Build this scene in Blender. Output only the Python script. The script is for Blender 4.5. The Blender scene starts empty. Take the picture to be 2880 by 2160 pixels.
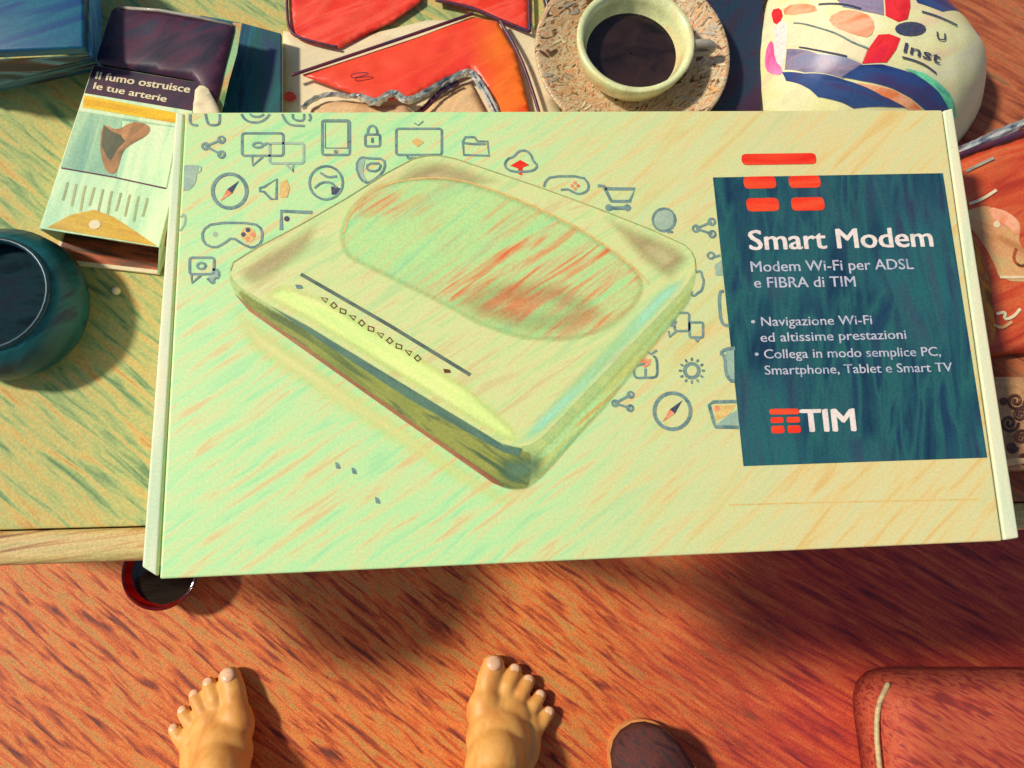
import bpy, bmesh, math, random
from mathutils import Vector, Matrix, noise
from mathutils.geometry import delaunay_2d_cdt
R = math.radians
random.seed(7)
SC = bpy.context.scene
COL = SC.collection

# ------------------------------------------------------------------ camera
CAM = (0.0, 0.0, 0.3998)                      # metres, table top is z = 0
CR = Matrix(((0.99769247, 0.02549793, -0.06292535),
             (-0.03777564, 0.97857135, -0.20241325),
             (0.05641583, 0.20432322, 0.97727646)))
cd = bpy.data.cameras.new('camera'); cam = bpy.data.objects.new('camera', cd); COL.objects.link(cam)
cd.sensor_fit = 'HORIZONTAL'; cd.angle = R(65); cd.clip_start = 0.01; cd.clip_end = 100
cam.matrix_world = Matrix.Translation(CAM) @ CR.to_4x4()
SC.camera = cam

# ------------------------------------------------------------------ sky and sun
SUN_EL, SUN_TRAVEL = 47.0, Vector((0.965, -0.262, 0)).normalized()   # light travels right and a little towards the viewer
w = bpy.data.worlds.new('World'); SC.world = w; w.use_nodes = True
nt = w.node_tree
sky = nt.nodes.new('ShaderNodeTexSky'); sky.sky_type = 'NISHITA'; sky.sun_disc = False
sky.sun_elevation = R(SUN_EL); sky.sun_rotation = math.atan2(-SUN_TRAVEL.x, -SUN_TRAVEL.y)
nt.links.new(sky.outputs[0], nt.nodes['Background'].inputs[0])
nt.nodes['Background'].inputs[1].default_value = 0.10
sd = bpy.data.lights.new('sun', 'SUN'); sd.energy = 4.2; sd.angle = R(5.5); sd.color = (1.0, 0.93, 0.80)
sun = bpy.data.objects.new('sun', sd); COL.objects.link(sun)
ld = SUN_TRAVEL * math.cos(R(SUN_EL)) + Vector((0, 0, -math.sin(R(SUN_EL))))
sun.rotation_euler = ld.to_track_quat('-Z', 'Y').to_euler()
SC.view_settings.view_transform = 'Standard'; SC.view_settings.look = 'None'
SC.view_settings.exposure = -0.15; SC.view_settings.gamma = 1.0

# ------------------------------------------------------------------ helpers
F_PX = 1440 / math.tan(R(32.5))
FLOOR = -0.645


def at(px, py, z):
    """Point of the horizontal plane z that lies at a pixel of the 2880 x 2160 photograph."""
    d = CR @ Vector(((px - 1440) / F_PX, -(py - 1080) / F_PX, -1))
    k = (z - CAM[2]) / d.z
    return Vector((CAM[0] + d.x * k, CAM[1] + d.y * k, z))


def pts(lst, z):
    return [at(x, y, z) for x, y in lst]


def lin(c):
    o = []
    for v in c[:3]:
        v /= 255
        o.append(v / 12.92 if v <= 0.04045 else ((v + 0.055) / 1.055) ** 2.4)
    return (*o, 1)


def material(name, cols, angle=0, along=30, across=160, rough=0.6, bump=0.15, grain=0.10, second=None,
             second_scale=9, coat=0.0, distort=0.6, gradient=None, flecks=None, transmission=0.0, metal=0.0,
             detail=3.0, contrast=1.45, spec=0.4, soft=False):
    """Streaky pigment: stretched noise along `angle`, mixed with a broad second tint."""
    m = bpy.data.materials.new(name); m.use_nodes = True
    t = m.node_tree; N = t.nodes; L = t.links
    b = N['Principled BSDF']
    b.inputs['Roughness'].default_value = rough
    b.inputs['Specular IOR Level'].default_value = spec
    b.inputs['Metallic'].default_value = metal
    if coat: b.inputs['Coat Weight'].default_value = coat
    if transmission: b.inputs['Transmission Weight'].default_value = transmission
    tc = N.new('ShaderNodeTexCoord')

    def streak(ang, al, ac, dist, seed):
        r = N.new('ShaderNodeMapping'); r.inputs['Rotation'].default_value = (0, 0, R(-ang))
        s = N.new('ShaderNodeMapping'); s.inputs['Scale'].default_value = (al, ac, (al + ac) / 2)
        s.inputs['Location'].default_value = (seed, seed * 1.7, seed * .3)
        n = N.new('ShaderNodeTexNoise'); n.inputs['Scale'].default_value = 1
        n.inputs['Detail'].default_value = detail; n.inputs['Distortion'].default_value = dist
        L.new(tc.outputs['Object'], r.inputs[0]); L.new(r.outputs[0], s.inputs[0]); L.new(s.outputs[0], n.inputs['Vector'])
        return n

    def ramp(cl, fac):
        c = N.new('ShaderNodeValToRGB'); e = c.color_ramp.elements
        k = len(cl)
        while len(e) < k: e.new(0.5)
        for i, col in enumerate(cl):
            p = 0.5 + (i / max(1, k - 1) - 0.5) * 0.46 / contrast
            e[i].position = p; e[i].color = lin(col)
        L.new(fac, c.inputs[0]); return c

    n1 = streak(angle, along, across, distort, 3.1)
    c1 = ramp(cols, n1.outputs[0]).outputs[0]
    if second:
        n2 = N.new('ShaderNodeTexNoise'); n2.inputs['Scale'].default_value = second_scale; n2.inputs['Detail'].default_value = 2
        L.new(tc.outputs['Object'], n2.inputs['Vector'])
        n3 = streak(angle + 8, along * .7, across * .8, distort, 8.3)
        c2 = ramp(second, n3.outputs[0]).outputs[0]
        fac = N.new('ShaderNodeMapRange'); fac.inputs['From Min'].default_value = 0.40; fac.inputs['From Max'].default_value = 0.60
        L.new(n2.outputs[0], fac.inputs[0])
        fo = fac.outputs[0]
        if gradient:      # (x0, x1): the second tint takes over across the thing
            sx = N.new('ShaderNodeSeparateXYZ'); ge = N.new('ShaderNodeNewGeometry'); L.new(ge.outputs['Position'], sx.inputs[0])
            g = N.new('ShaderNodeMapRange'); g.inputs['From Min'].default_value = gradient[0]; g.inputs['From Max'].default_value = gradient[1]
            L.new(sx.outputs[0], g.inputs[0])
            ad = N.new('ShaderNodeMath'); ad.operation = 'MULTIPLY_ADD'; ad.inputs[1].default_value = 0.45
            L.new(n2.outputs[0], ad.inputs[0]); L.new(g.outputs[0], ad.inputs[2])
            mr = N.new('ShaderNodeMapRange'); mr.inputs['From Min'].default_value = 0.35; mr.inputs['From Max'].default_value = 1.05
            L.new(ad.outputs[0], mr.inputs[0]); fo = mr.outputs[0]
        mx = N.new('ShaderNodeMix'); mx.data_type = 'RGBA'
        L.new(fo, mx.inputs[0]); L.new(c1, mx.inputs[6]); L.new(c2, mx.inputs[7]); c1 = mx.outputs[2]
    if flecks:            # (colour, scale, threshold)
        v = N.new('ShaderNodeTexVoronoi'); v.inputs['Scale'].default_value = flecks[1]
        L.new(tc.outputs['Object'], v.inputs['Vector'])
        wn = N.new('ShaderNodeTexWhiteNoise'); L.new(v.outputs['Position'], wn.inputs[0])
        sz = N.new('ShaderNodeMapRange'); sz.inputs['From Min'].default_value = .72; sz.inputs['To Max'].default_value = flecks[2]
        L.new(wn.outputs[0], sz.inputs[0])
        nd = N.new('ShaderNodeMath'); nd.operation = 'MULTIPLY_ADD'; nd.inputs[1].default_value = .35; L.new(n1.outputs[0], nd.inputs[0]); L.new(v.outputs['Distance'], nd.inputs[2])
        sb = N.new('ShaderNodeMath'); sb.operation = 'SUBTRACT'; L.new(sz.outputs[0], sb.inputs[0]); L.new(nd.outputs[0], sb.inputs[1])
        mu = N.new('ShaderNodeMapRange'); mu.inputs['From Min'].default_value = -.15; mu.inputs['From Max'].default_value = .04; mu.inputs['To Max'].default_value = .8
        L.new(sb.outputs[0], mu.inputs[0])
        mx = N.new('ShaderNodeMix'); mx.data_type = 'RGBA'; mx.inputs[7].default_value = lin(flecks[0])
        L.new(mu.outputs[0], mx.inputs[0]); L.new(c1, mx.inputs[6]); c1 = mx.outputs[2]
    if grain:
        gn = N.new('ShaderNodeTexNoise'); gn.inputs['Scale'].default_value = 900; gn.inputs['Detail'].default_value = 1
        L.new(tc.outputs['Object'], gn.inputs['Vector'])
        mr = N.new('ShaderNodeMapRange'); mr.inputs['From Min'].default_value = .3; mr.inputs['From Max'].default_value = .7
        mr.inputs['To Min'].default_value = 1 - grain; mr.inputs['To Max'].default_value = 1 + grain
        L.new(gn.outputs[0], mr.inputs[0])
        hs = N.new('ShaderNodeHueSaturation'); L.new(mr.outputs[0], hs.inputs['Value']); L.new(c1, hs.inputs['Color']); c1 = hs.outputs[0]
    L.new(c1, b.inputs['Base Color'])
    if bump:
        bp_ = N.new('ShaderNodeBump'); bp_.inputs['Strength'].default_value = bump; bp_.inputs['Distance'].default_value = 0.001
        L.new(n1.outputs[0], bp_.inputs['Height']); L.new(bp_.outputs[0], b.inputs['Normal'])
    if soft:              # printed ink that fades out towards the rim of its patch
        at_ = N.new('ShaderNodeAttribute'); at_.attribute_name = 'soft'
        tr = N.new('ShaderNodeBsdfTransparent'); ms = N.new('ShaderNodeMixShader')
        L.new(at_.outputs['Fac'], ms.inputs[0]); L.new(tr.outputs[0], ms.inputs[1]); L.new(b.outputs[0], ms.inputs[2])
        L.new(ms.outputs[0], N['Material Output'].inputs[0])
    return m


def tag(o, label=None, cat=None, group=None, kind=None):
    if label: o['label'] = label
    if cat: o['category'] = cat
    if group: o['group'] = group
    if kind: o['kind'] = kind
    return o


def thing(name, loc, label, cat, group=None):
    o = bpy.data.objects.new(name, None); COL.objects.link(o); o.location = loc; o.empty_display_size = .02
    return tag(o, label, cat, group)


def root_of(o):
    while o.parent: o = o.parent
    return o


def obj(name, verts, faces, mat, parent=None, smooth=False, loc=None, mats=None, fmat=None):
    """Mesh object from world coordinates; stored relative to its thing's base."""
    base = Vector(root_of(parent).location) if parent else Vector(loc or (0, 0, 0))
    me = bpy.data.meshes.new(name)
    me.from_pydata([tuple(Vector(v) - base) for v in verts], [], [tuple(f) for f in faces])
    for m in (mats or [mat]): me.materials.append(m)
    if fmat:
        for p, i in zip(me.polygons, fmat): p.material_index = i
    if smooth:
        for p in me.polygons: p.use_smooth = True
    me.update()
    o = bpy.data.objects.new(name, me); COL.objects.link(o)
    if parent: o.parent = parent
    else: o.location = base
    return o


def bm_obj(name, bm, mat, parent=None, smooth=False, loc=None):
    me = bpy.data.meshes.new('t'); bm.to_mesh(me); bm.free()
    v = [x.co.copy() for x in me.vertices]; f = [list(p.vertices) for p in me.polygons]
    bpy.data.meshes.remove(me)
    return obj(name, v, f, mat, parent, smooth, loc)


def round_poly(p, it=2, closed=True):
    p = [Vector(v) for v in p]
    for _ in range(it):
        q = []
        n = len(p)
        for i in range(n if closed else n - 1):
            a, b = p[i], p[(i + 1) % n]
            q += [a * .75 + b * .25, a * .25 + b * .75]
        if not closed: q = [p[0]] + q + [p[-1]]
        p = q
    return p


def corner_poly(p, r, seg=4):
    """Polygon with its corners rounded by radius r."""
    out = []; n = len(p)
    for i in range(n):
        a, b, c = Vector(p[i - 1]), Vector(p[i]), Vector(p[(i + 1) % n])
        u = (a - b); v = (c - b)
        k = min(r, u.length * .48, v.length * .48)
        s, e = b + u.normalized() * k, b + v.normalized() * k
        for j in range(seg + 1):
            t = j / seg
            out.append(s * (1 - t) ** 2 + b * 2 * t * (1 - t) + e * t * t)
    return out


def resample(poly, step):
    out = []
    n = len(poly)
    for i in range(n):
        a, b = Vector(poly[i]), Vector(poly[(i + 1) % n])
        k = max(1, int((b - a).length / step))
        for j in range(k): out.append(a.lerp(b, j / k))
    return out


def inside(p, poly):
    c = False; n = len(poly); j = n - 1
    for i in range(n):
        a, b = poly[i], poly[j]
        if (a.y > p.y) != (b.y > p.y) and p.x < (b.x - a.x) * (p.y - a.y) / (b.y - a.y) + a.x: c = not c
        j = i
    return c


def edge_dist(p, poly):
    d = 1e9; n = len(poly)
    for i in range(n):
        a, b = poly[i], poly[(i + 1) % n]
        ab = b - a; t = max(0, min(1, (p - a).dot(ab) / max(ab.length_squared, 1e-12)))
        d = min(d, (p - a - ab * t).length)
    return d


def fill(poly, step):
    """Grid-filled triangulation of a polygon -> 2D verts, tris, count of rim verts."""
    p2 = [Vector((v[0], v[1])) for v in resample([Vector((v[0], v[1])) for v in poly], step)]
    xs = [v.x for v in p2]; ys = [v.y for v in p2]
    vs = list(p2)
    y = min(ys)
    row = 0
    while y <= max(ys):
        x = min(xs) + (step / 2 if row % 2 else 0)
        while x <= max(xs):
            q = Vector((x, y))
            if inside(q, p2) and edge_dist(q, p2) > step * .45: vs.append(q)
            x += step
        y += step * .87; row += 1
    n = len(p2)
    ov, oe, of, _, _, _ = delaunay_2d_cdt(vs, [(i, (i + 1) % n) for i in range(n)], [], 1, 1e-7)
    tris = []
    for f in of:
        a, b, c = [ov[i] for i in f[:3]]
        if (b - a).cross(c - a) < 0: f = f[::-1]
        tris.append(list(f))
    return [Vector(v) for v in ov], tris, p2


def patch(name, poly, zf, mat, parent, step=0.004, smooth=True):
    """Single skin that follows the height function zf (flat print, film)."""
    v, t, _ = fill(poly, step)
    return obj(name, [(p.x, p.y, zf(p.x, p.y)) for p in v], t, mat, parent, smooth)


def slab(name, poly, z0, zf, mat, parent=None, step=0.005, smooth=False, loc=None):
    """Solid with a flat underside at z0 and an upper skin zf(x, y, distance to rim)."""
    v, t, rim = fill(poly, step)
    n = len(v)
    top = [(p.x, p.y, zf(p.x, p.y, edge_dist(p, rim))) for p in v]
    bot = [(p.x, p.y, z0) for p in v]
    faces = list(t) + [[i + n for i in f[::-1]] for f in t]
    cnt = {}
    for f in t:
        for a, b in zip(f, f[1:] + f[:1]): cnt[(a, b)] = 1
    for (a, b) in list(cnt):
        if (b, a) not in cnt: faces.append([b, a, a + n, b + n])
    return obj(name, top + bot, faces, mat, parent, smooth, loc)


def ribbon(points, width, closed=False):
    """Flat stroke as verts/faces in the XY plane at the points' own z."""
    p = [Vector(q) for q in points]; n = len(p); V = []; Fc = []
    for i in range(n):
        a = p[i - 1] if (i or closed) else p[i]
        c = p[(i + 1) % n] if (i < n - 1 or closed) else p[i]
        d = (c - a); d.z = 0
        if d.length < 1e-9: d = Vector((1, 0, 0))
        d.normalize(); s = Vector((-d.y, d.x, 0)) * width / 2
        V += [p[i] + s, p[i] - s]
    for i in range(n if closed else n - 1):
        j = (i + 1) % n
        Fc.append([2 * i, 2 * i + 1, 2 * j + 1, 2 * j])
    return V, Fc


def tube_mesh(points, radii, seg=10, closed_ends=True):
    V = []; Fc = []
    p = [Vector(q) for q in points]
    if not hasattr(radii, '__len__'): radii = [radii] * len(p)
    for i, q in enumerate(p):
        d = (p[min(i + 1, len(p) - 1)] - p[max(i - 1, 0)]).normalized()
        u = d.orthogonal().normalized() if i == 0 else (u - d * u.dot(d)).normalized()
        v = d.cross(u)
        for k in range(seg):
            a = 2 * math.pi * k / seg
            V.append(q + (u * math.cos(a) + v * math.sin(a)) * radii[i])
    for i in range(len(p) - 1):
        for k in range(seg):
            a, b = i * seg + k, i * seg + (k + 1) % seg
            Fc.append([a, b, b + seg, a + seg])
    if closed_ends:
        Fc.append(list(range(seg))[::-1]); Fc.append([(len(p) - 1) * seg + k for k in range(seg)])
    return V, Fc


def lathe(profile, centre, seg=48, wob=0.0):
    V = []; Fc = []
    for r, z in profile:
        for k in range(seg):
            a = 2 * math.pi * k / seg
            V.append((centre[0] + r * math.cos(a), centre[1] + r * math.sin(a), centre[2] + z + wob * math.sin(3 * a)))
    for i in range(len(profile) - 1):
        for k in range(seg):
            a, b = i * seg + k, i * seg + (k + 1) % seg
            Fc.append([a, b, b + seg, a + seg])
    return V, Fc


def box_mesh(quad_top, z0, z1, bevel=0.0008, seg=2):
    """Prism over a ground quad with bevelled edges."""
    bm = bmesh.new()
    lo = [bm.verts.new((p[0], p[1], z0)) for p in quad_top]; hi = [bm.verts.new((p[0], p[1], z1)) for p in quad_top]
    n = len(lo)
    bm.faces.new(lo); bm.faces.new(hi)
    for i in range(n): bm.faces.new([lo[i], lo[(i + 1) % n], hi[(i + 1) % n], hi[i]])
    bmesh.ops.recalc_face_normals(bm, faces=bm.faces)
    if bevel: bmesh.ops.bevel(bm, geom=list(bm.edges), offset=bevel, segments=seg, affect='EDGES', profile=.6)
    return bm


# ------------------------------------------------------------------ materials
M = {}
M['table'] = material('table_cloth', [(104, 132, 84), (140, 160, 100), (172, 178, 108), (194, 180, 106), (204, 172, 96), (198, 146, 74)], angle=-40, along=34, across=260,
                      second=[(110, 58, 40), (158, 78, 46), (184, 102, 60), (140, 96, 62)], gradient=(0.10, 0.24), rough=.75, bump=.2, grain=.12, contrast=1.1)
M['trim'] = material('table_edge', [(128, 88, 52), (186, 140, 80), (206, 178, 112), (176, 160, 96), (204, 118, 70)], angle=6, along=14, across=260, rough=.6, grain=.14)
M['dark_wood'] = material('dark_wood', [(60, 36, 28), (96, 58, 40), (120, 74, 48)], angle=80, along=10, across=120)
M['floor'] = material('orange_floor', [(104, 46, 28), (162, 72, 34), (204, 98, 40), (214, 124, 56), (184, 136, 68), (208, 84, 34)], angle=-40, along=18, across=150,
                      second=[(112, 36, 40), (170, 54, 44), (196, 76, 46), (206, 104, 58)], gradient=(0.05, 0.50), rough=.6, bump=.35, grain=.3, contrast=1.15, detail=5)  # second tint paints the shade's maroon into the right side of the floor
M['card'] = material('white_card', [(172, 226, 158), (186, 232, 160), (200, 230, 158), (216, 222, 152), (222, 200, 134)], angle=34, along=34, across=300,
                     second=[(212, 210, 146), (222, 212, 150), (228, 206, 138), (226, 190, 116)], gradient=(-0.02, 0.20), rough=.42, bump=.06, grain=.05, contrast=1.25)
M['card_edge'] = material('card_edge', [(204, 222, 178), (226, 228, 188), (236, 226, 182)], angle=88, along=20, across=200, rough=.6, grain=.05)
M['panel'] = material('teal_panel_ink', [(24, 54, 76), (32, 74, 88), (42, 98, 96), (30, 62, 86)], angle=84, along=22, across=120,
                      second=[(48, 66, 88), (40, 100, 102), (58, 80, 96)], second_scale=22, rough=.38, bump=.04, grain=.12)
M['ink_red'] = material('red_ink', [(236, 44, 24), (246, 66, 34), (244, 84, 44)], rough=.4, bump=0, grain=.05)
M['ink_white'] = material('white_ink', [(224, 206, 196), (240, 224, 210), (236, 216, 206)], along=200, across=300, rough=.45, bump=0, grain=.08)
M['ink_small'] = material('small_text_ink', [(150, 162, 182), (204, 196, 204), (176, 182, 198)], along=200, across=300, rough=.45, bump=0, grain=.1)
M['ink_icon'] = material('icon_ink', [(92, 122, 122), (128, 154, 142), (104, 134, 130)], along=150, across=200, rough=.5, bump=0, grain=.1)
M['ink_slot'] = material('slot_ink', [(74, 92, 84), (104, 122, 100)], along=60, across=200, rough=.5, bump=0)
M['ink_pale'] = material('pale_icon_ink', [(150, 178, 156), (172, 190, 160)], along=150, across=200, rough=.5, bump=0, grain=.08)
M['ink_orange'] = material('orange_icon_ink', [(222, 106, 66), (240, 140, 92), (236, 166, 120)], along=200, across=300, rough=.5, bump=0)
M['ink_dark'] = material('dark_icon_ink', [(52, 66, 92), (84, 76, 92)], along=200, across=300, rough=.5, bump=0)
M['ink_amber'] = material('amber_icon_ink', [(222, 176, 98), (232, 196, 120)], along=200, across=300, rough=.5, bump=0)
M['pic_body'] = material('picture_body', [(196, 218, 146), (212, 224, 148), (222, 220, 150), (216, 204, 138)], angle=32, along=34, across=280, rough=.42, bump=.05, grain=.05)
M['pic_base'] = material('picture_base', [(170, 196, 124), (192, 206, 124)], angle=-36, along=30, across=200, rough=.42, bump=.04)
M['ink_gap'] = material('picture_gap_ink', [(72, 104, 98), (98, 130, 104), (84, 112, 92)], angle=-36, along=30, across=200, rough=.42, bump=0)
M['pic_lime'] = material('picture_lime', [(178, 222, 152), (190, 230, 152), (206, 230, 150), (210, 208, 144)], angle=32, along=38, across=260, rough=.42, bump=.05, grain=.05, soft=True)
M['pic_rose'] = material('picture_rose', [(176, 206, 130), (206, 176, 116), (220, 138, 84), (196, 196, 130)], angle=34, along=22, across=170, rough=.45, bump=.05, soft=True)
M['pic_tan'] = material('picture_tan', [(182, 162, 112), (196, 176, 124), (196, 188, 130)], angle=34, along=22, across=170, rough=.45, bump=.05, soft=True)
M['pic_cap'] = material('picture_cap', [(166, 218, 148), (178, 224, 142), (196, 214, 140), (210, 190, 126), (222, 146, 84), (228, 112, 60)], angle=35, along=30, across=330,
                        second=[(160, 216, 150), (186, 226, 144), (206, 210, 138)], second_scale=22, rough=.45, bump=.05, grain=.07, contrast=1.1, soft=True)
M['pic_bright'] = material('picture_bright', [(218, 240, 142), (232, 244, 146), (238, 242, 156)], angle=-36, along=30, across=200, rough=.42, bump=.04, grain=.05, soft=True)
M['pic_olive'] = material('picture_olive', [(104, 118, 62), (140, 150, 68), (160, 162, 76), (88, 108, 68)], angle=-36, along=24, across=200, rough=.42, bump=.04, soft=True)
M['pic_teal'] = material('picture_teal', [(70, 100, 90), (98, 132, 100), (126, 150, 100)], angle=-36, along=20, across=150, rough=.42, bump=.04, soft=True)
M['pic_brown'] = material('picture_brown', [(136, 84, 58), (164, 104, 66), (182, 122, 74)], angle=-36, along=30, across=150, rough=.45, bump=.04, soft=True)
M['ash_line'] = material('picture_line', [(150, 96, 64), (176, 120, 78)], angle=-36, along=30, across=150, rough=.45, bump=0)
M['pic_aqua'] = material('picture_aqua', [(166, 240, 190), (178, 244, 206), (182, 226, 150)], angle=42, along=14, across=110, rough=.45, bump=.04, grain=.05, soft=True)
M['pic_side'] = material('picture_side', [(150, 214, 150), (196, 200, 110), (176, 226, 150), (210, 176, 90)], angle=44, along=12, across=130, rough=.45, bump=.04, soft=True)
M['pic_glow'] = material('picture_glow', [(240, 240, 150), (246, 238, 158), (236, 232, 150)], angle=-36, along=10, across=60, rough=.45, bump=.03, grain=.04, soft=True)
M['red'] = material('red_wrapper', [(222, 40, 26), (240, 66, 44), (246, 88, 62), (238, 58, 30)], angle=28, along=18, across=110, rough=.36, bump=.25, grain=.07, spec=.5)
M['red_orange'] = material('red_orange_wrapper', [(236, 60, 40), (244, 78, 46), (240, 66, 40)], angle=28, along=18, across=110,
                           second=[(244, 96, 30), (246, 120, 34), (240, 84, 26)], gradient=(0.005, 0.028), rough=.36, bump=.25, grain=.06, spec=.5)
M['red_dull'] = material('dull_red_wrapper', [(176, 56, 34), (204, 78, 44), (212, 102, 56), (190, 70, 44)], angle=22, along=14, across=100, rough=.4, bump=.3, grain=.12)
M['seam'] = material('dark_seam', [(66, 38, 62), (104, 44, 56), (60, 50, 80)], angle=28, along=30, across=220, rough=.4, bump=.3)
M['foil'] = material('silver_foil', [(120, 126, 146), (186, 196, 192), (220, 214, 206), (150, 140, 160)], angle=30, along=60, across=220, rough=.3, bump=.5, metal=.35)
M['cream'] = material('cream_paper', [(226, 208, 166), (234, 216, 172), (224, 196, 156)], angle=20, along=20, across=70, rough=.65, bump=.1, grain=.05)
M['sand'] = material('tan_filling', [(206, 160, 112), (226, 184, 130), (214, 172, 128)], angle=60, along=30, across=90, rough=.6)
M['plum'] = material('plum_card', [(36, 26, 44), (58, 36, 54), (78, 34, 54), (48, 44, 62)], angle=40, along=22, across=90, rough=.45, grain=.16)
M['yellow'] = material('yellow_ink', [(228, 168, 12), (242, 190, 18), (236, 200, 40)], angle=-10, along=20, across=200, rough=.45)
M['gold'] = material('gold_lining', [(176, 136, 26), (214, 172, 40), (198, 146, 34)], angle=-15, along=20, across=140, rough=.4, bump=.2)
M['rust'] = material('rust_lining', [(50, 44, 34), (120, 66, 34), (190, 92, 40), (64, 52, 36)], angle=-14, along=18, across=170, rough=.6)
M['mint_card'] = material('mint_card', [(176, 216, 168), (206, 232, 178), (224, 234, 184)], angle=80, along=16, across=110, rough=.5, grain=.06)
M['photo_green'] = material('photo_green_ink', [(120, 168, 140), (150, 190, 150), (176, 208, 160)], angle=80, along=16, across=110, rough=.45)
M['photo_brown'] = material('photo_brown_ink', [(96, 90, 60), (170, 120, 70), (206, 146, 92)], angle=60, along=40, across=90, rough=.45)
M['olive_dark'] = material('dark_olive_ink', [(70, 78, 58), (104, 100, 66)], angle=60, along=40, across=120, rough=.45, bump=0)
M['ink_olive'] = material('olive_ink', [(150, 166, 110), (180, 176, 112)], angle=80, along=60, across=120, rough=.5, bump=0)
M['edge_green'] = material('green_gold_edge', [(96, 130, 70), (190, 176, 96), (206, 150, 90), (150, 190, 130)], angle=70, along=40, across=60, rough=.5)
M['teal_book'] = material('teal_book', [(18, 64, 84), (28, 96, 112), (22, 84, 78), (46, 62, 96)], angle=84, along=18, across=100, rough=.5, grain=.14)
M['blue'] = material('blue_plastic', [(12, 62, 92), (18, 86, 120), (24, 100, 120), (16, 70, 116)], angle=20, along=14, across=100, rough=.4, grain=.12)
M['blue_side'] = material('bright_blue_plastic', [(40, 130, 226), (120, 196, 250), (50, 140, 236)], angle=85, along=20, across=200, rough=.35)
M['navy_side'] = material('navy_plastic', [(36, 30, 52), (80, 36, 52), (90, 140, 160), (30, 44, 70)], angle=8, along=9, across=170, rough=.4)
M['pot_fill'] = material('dark_pot_filling', [(14, 30, 38), (24, 48, 54), (30, 40, 50)], along=60, across=140, rough=.95, bump=.3, spec=.1)
M['pot_rim'] = material('grey_blue_rim', [(16, 48, 58), (30, 66, 74)], along=60, across=90, rough=.3, bump=0)
M['teal_cup'] = material('teal_ceramic', [(10, 50, 58), (12, 78, 78), (18, 94, 96), (18, 48, 70)], angle=48, along=20, across=90, rough=.45, coat=.1, grain=.1)
M['ash_rim'] = material('patterned_glaze', [(96, 66, 46), (170, 124, 80), (200, 176, 130), (208, 200, 168), (220, 138, 66), (180, 174, 146), (160, 96, 54)], angle=38, along=90, across=210, rough=.32, coat=.3, detail=5, distort=2.6, grain=.12)
M['ash_glaze'] = material('pale_glaze', [(206, 206, 150), (222, 226, 166), (226, 200, 140)], angle=70, along=30, across=80, rough=.25, coat=.4)
M['ash_grey'] = material('grey_glaze', [(136, 130, 116), (176, 166, 146), (160, 156, 140)], angle=0, along=40, across=200, rough=.35, coat=.2)
M['ash'] = material('dark_coffee', [(26, 18, 18), (44, 30, 28), (54, 36, 32)], along=60, across=90, rough=.12, bump=0, grain=.05, spec=.5)
M['ash_dot'] = material('brown_glaze_mark', [(84, 54, 40), (120, 74, 46)], along=60, across=90, rough=.3)
M['night'] = material('night_cover', [(30, 26, 44), (62, 34, 56), (30, 54, 74), (48, 44, 60)], angle=50, along=14, across=70, rough=.5, grain=.16)
M['pouch'] = material('cream_pouch', [(226, 218, 172), (234, 228, 180), (232, 226, 162), (236, 212, 164)], angle=18, along=16, across=60, rough=.42, bump=.12, grain=.06)
M['navy'] = material('navy_ink', [(36, 50, 104), (46, 76, 130), (66, 62, 112)], angle=-20, along=20, across=130, rough=.4)
M['lilac'] = material('lilac_ink', [(112, 108, 136), (150, 130, 150), (128, 130, 156)], angle=-15, along=20, across=130, rough=.4)
M['green_ink'] = material('green_ink', [(84, 196, 150), (126, 226, 170), (60, 160, 140)], angle=-40, along=20, across=130, rough=.4)
M['peach'] = material('peach_ink', [(244, 146, 100), (246, 176, 136), (240, 130, 80)], angle=18, along=40, across=90, rough=.4)
M['pink'] = material('pink_ink', [(226, 84, 140), (244, 140, 190), (246, 190, 210)], angle=85, along=20, across=120, rough=.4)
M['crimson'] = material('crimson_ink', [(214, 28, 40), (236, 50, 50), (228, 40, 60)], angle=60, along=30, across=120, rough=.4)
M['wine_glass'] = material('wine_red_glass', [(130, 12, 10), (176, 26, 14), (214, 60, 20)], angle=10, along=20, across=40, rough=.08, bump=0, grain=0, transmission=.75, spec=.5)
M['drink'] = material('drink_or_shade', [(30, 24, 22), (44, 38, 32)], rough=.06, bump=0, grain=0, spec=.6)  # darkens the glass bowl's inside in place of shade
M['rag'] = material('grey_green_cloth', [(44, 56, 54), (70, 86, 74), (96, 92, 70), (70, 52, 50)], angle=-38, along=14, across=90, rough=.9, bump=.4, grain=.2)
M['tan_ink'] = material('tan_ink', [(196, 132, 78), (222, 158, 104), (206, 170, 110)], angle=-30, along=30, across=120, rough=.45)
M['gold_seam'] = material('orange_gold_seam', [(150, 80, 24), (214, 138, 36), (190, 92, 40), (176, 150, 70)], angle=-68, along=30, across=160, rough=.4, bump=.4)
M['tin'] = material('tan_tin', [(150, 108, 70), (190, 140, 92), (166, 118, 84)], angle=20, along=40, across=90, rough=.4, grain=.15)
M['tin_scroll'] = material('dark_scroll', [(70, 40, 34), (104, 64, 50)], along=60, across=90, rough=.45)
M['skin'] = material('skin', [(190, 118, 58), (218, 150, 74), (228, 170, 88), (204, 126, 66)], angle=80, along=22, across=45, rough=.5, bump=.06, grain=.05, contrast=.75)
M['skin'].node_tree.nodes['Principled BSDF'].inputs['Subsurface Weight'].default_value = .12
M['skin'].node_tree.nodes['Principled BSDF'].inputs['Subsurface Radius'].default_value = (.006, .003, .0015)
M['nail'] = material('toenail', [(226, 176, 136), (236, 196, 156)], rough=.3, bump=0, grain=.03)
M['slipper'] = material('dark_felt', [(56, 30, 34), (92, 46, 38), (66, 44, 46)], angle=-40, along=30, across=120, rough=.85, bump=.5, grain=.25)
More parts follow.
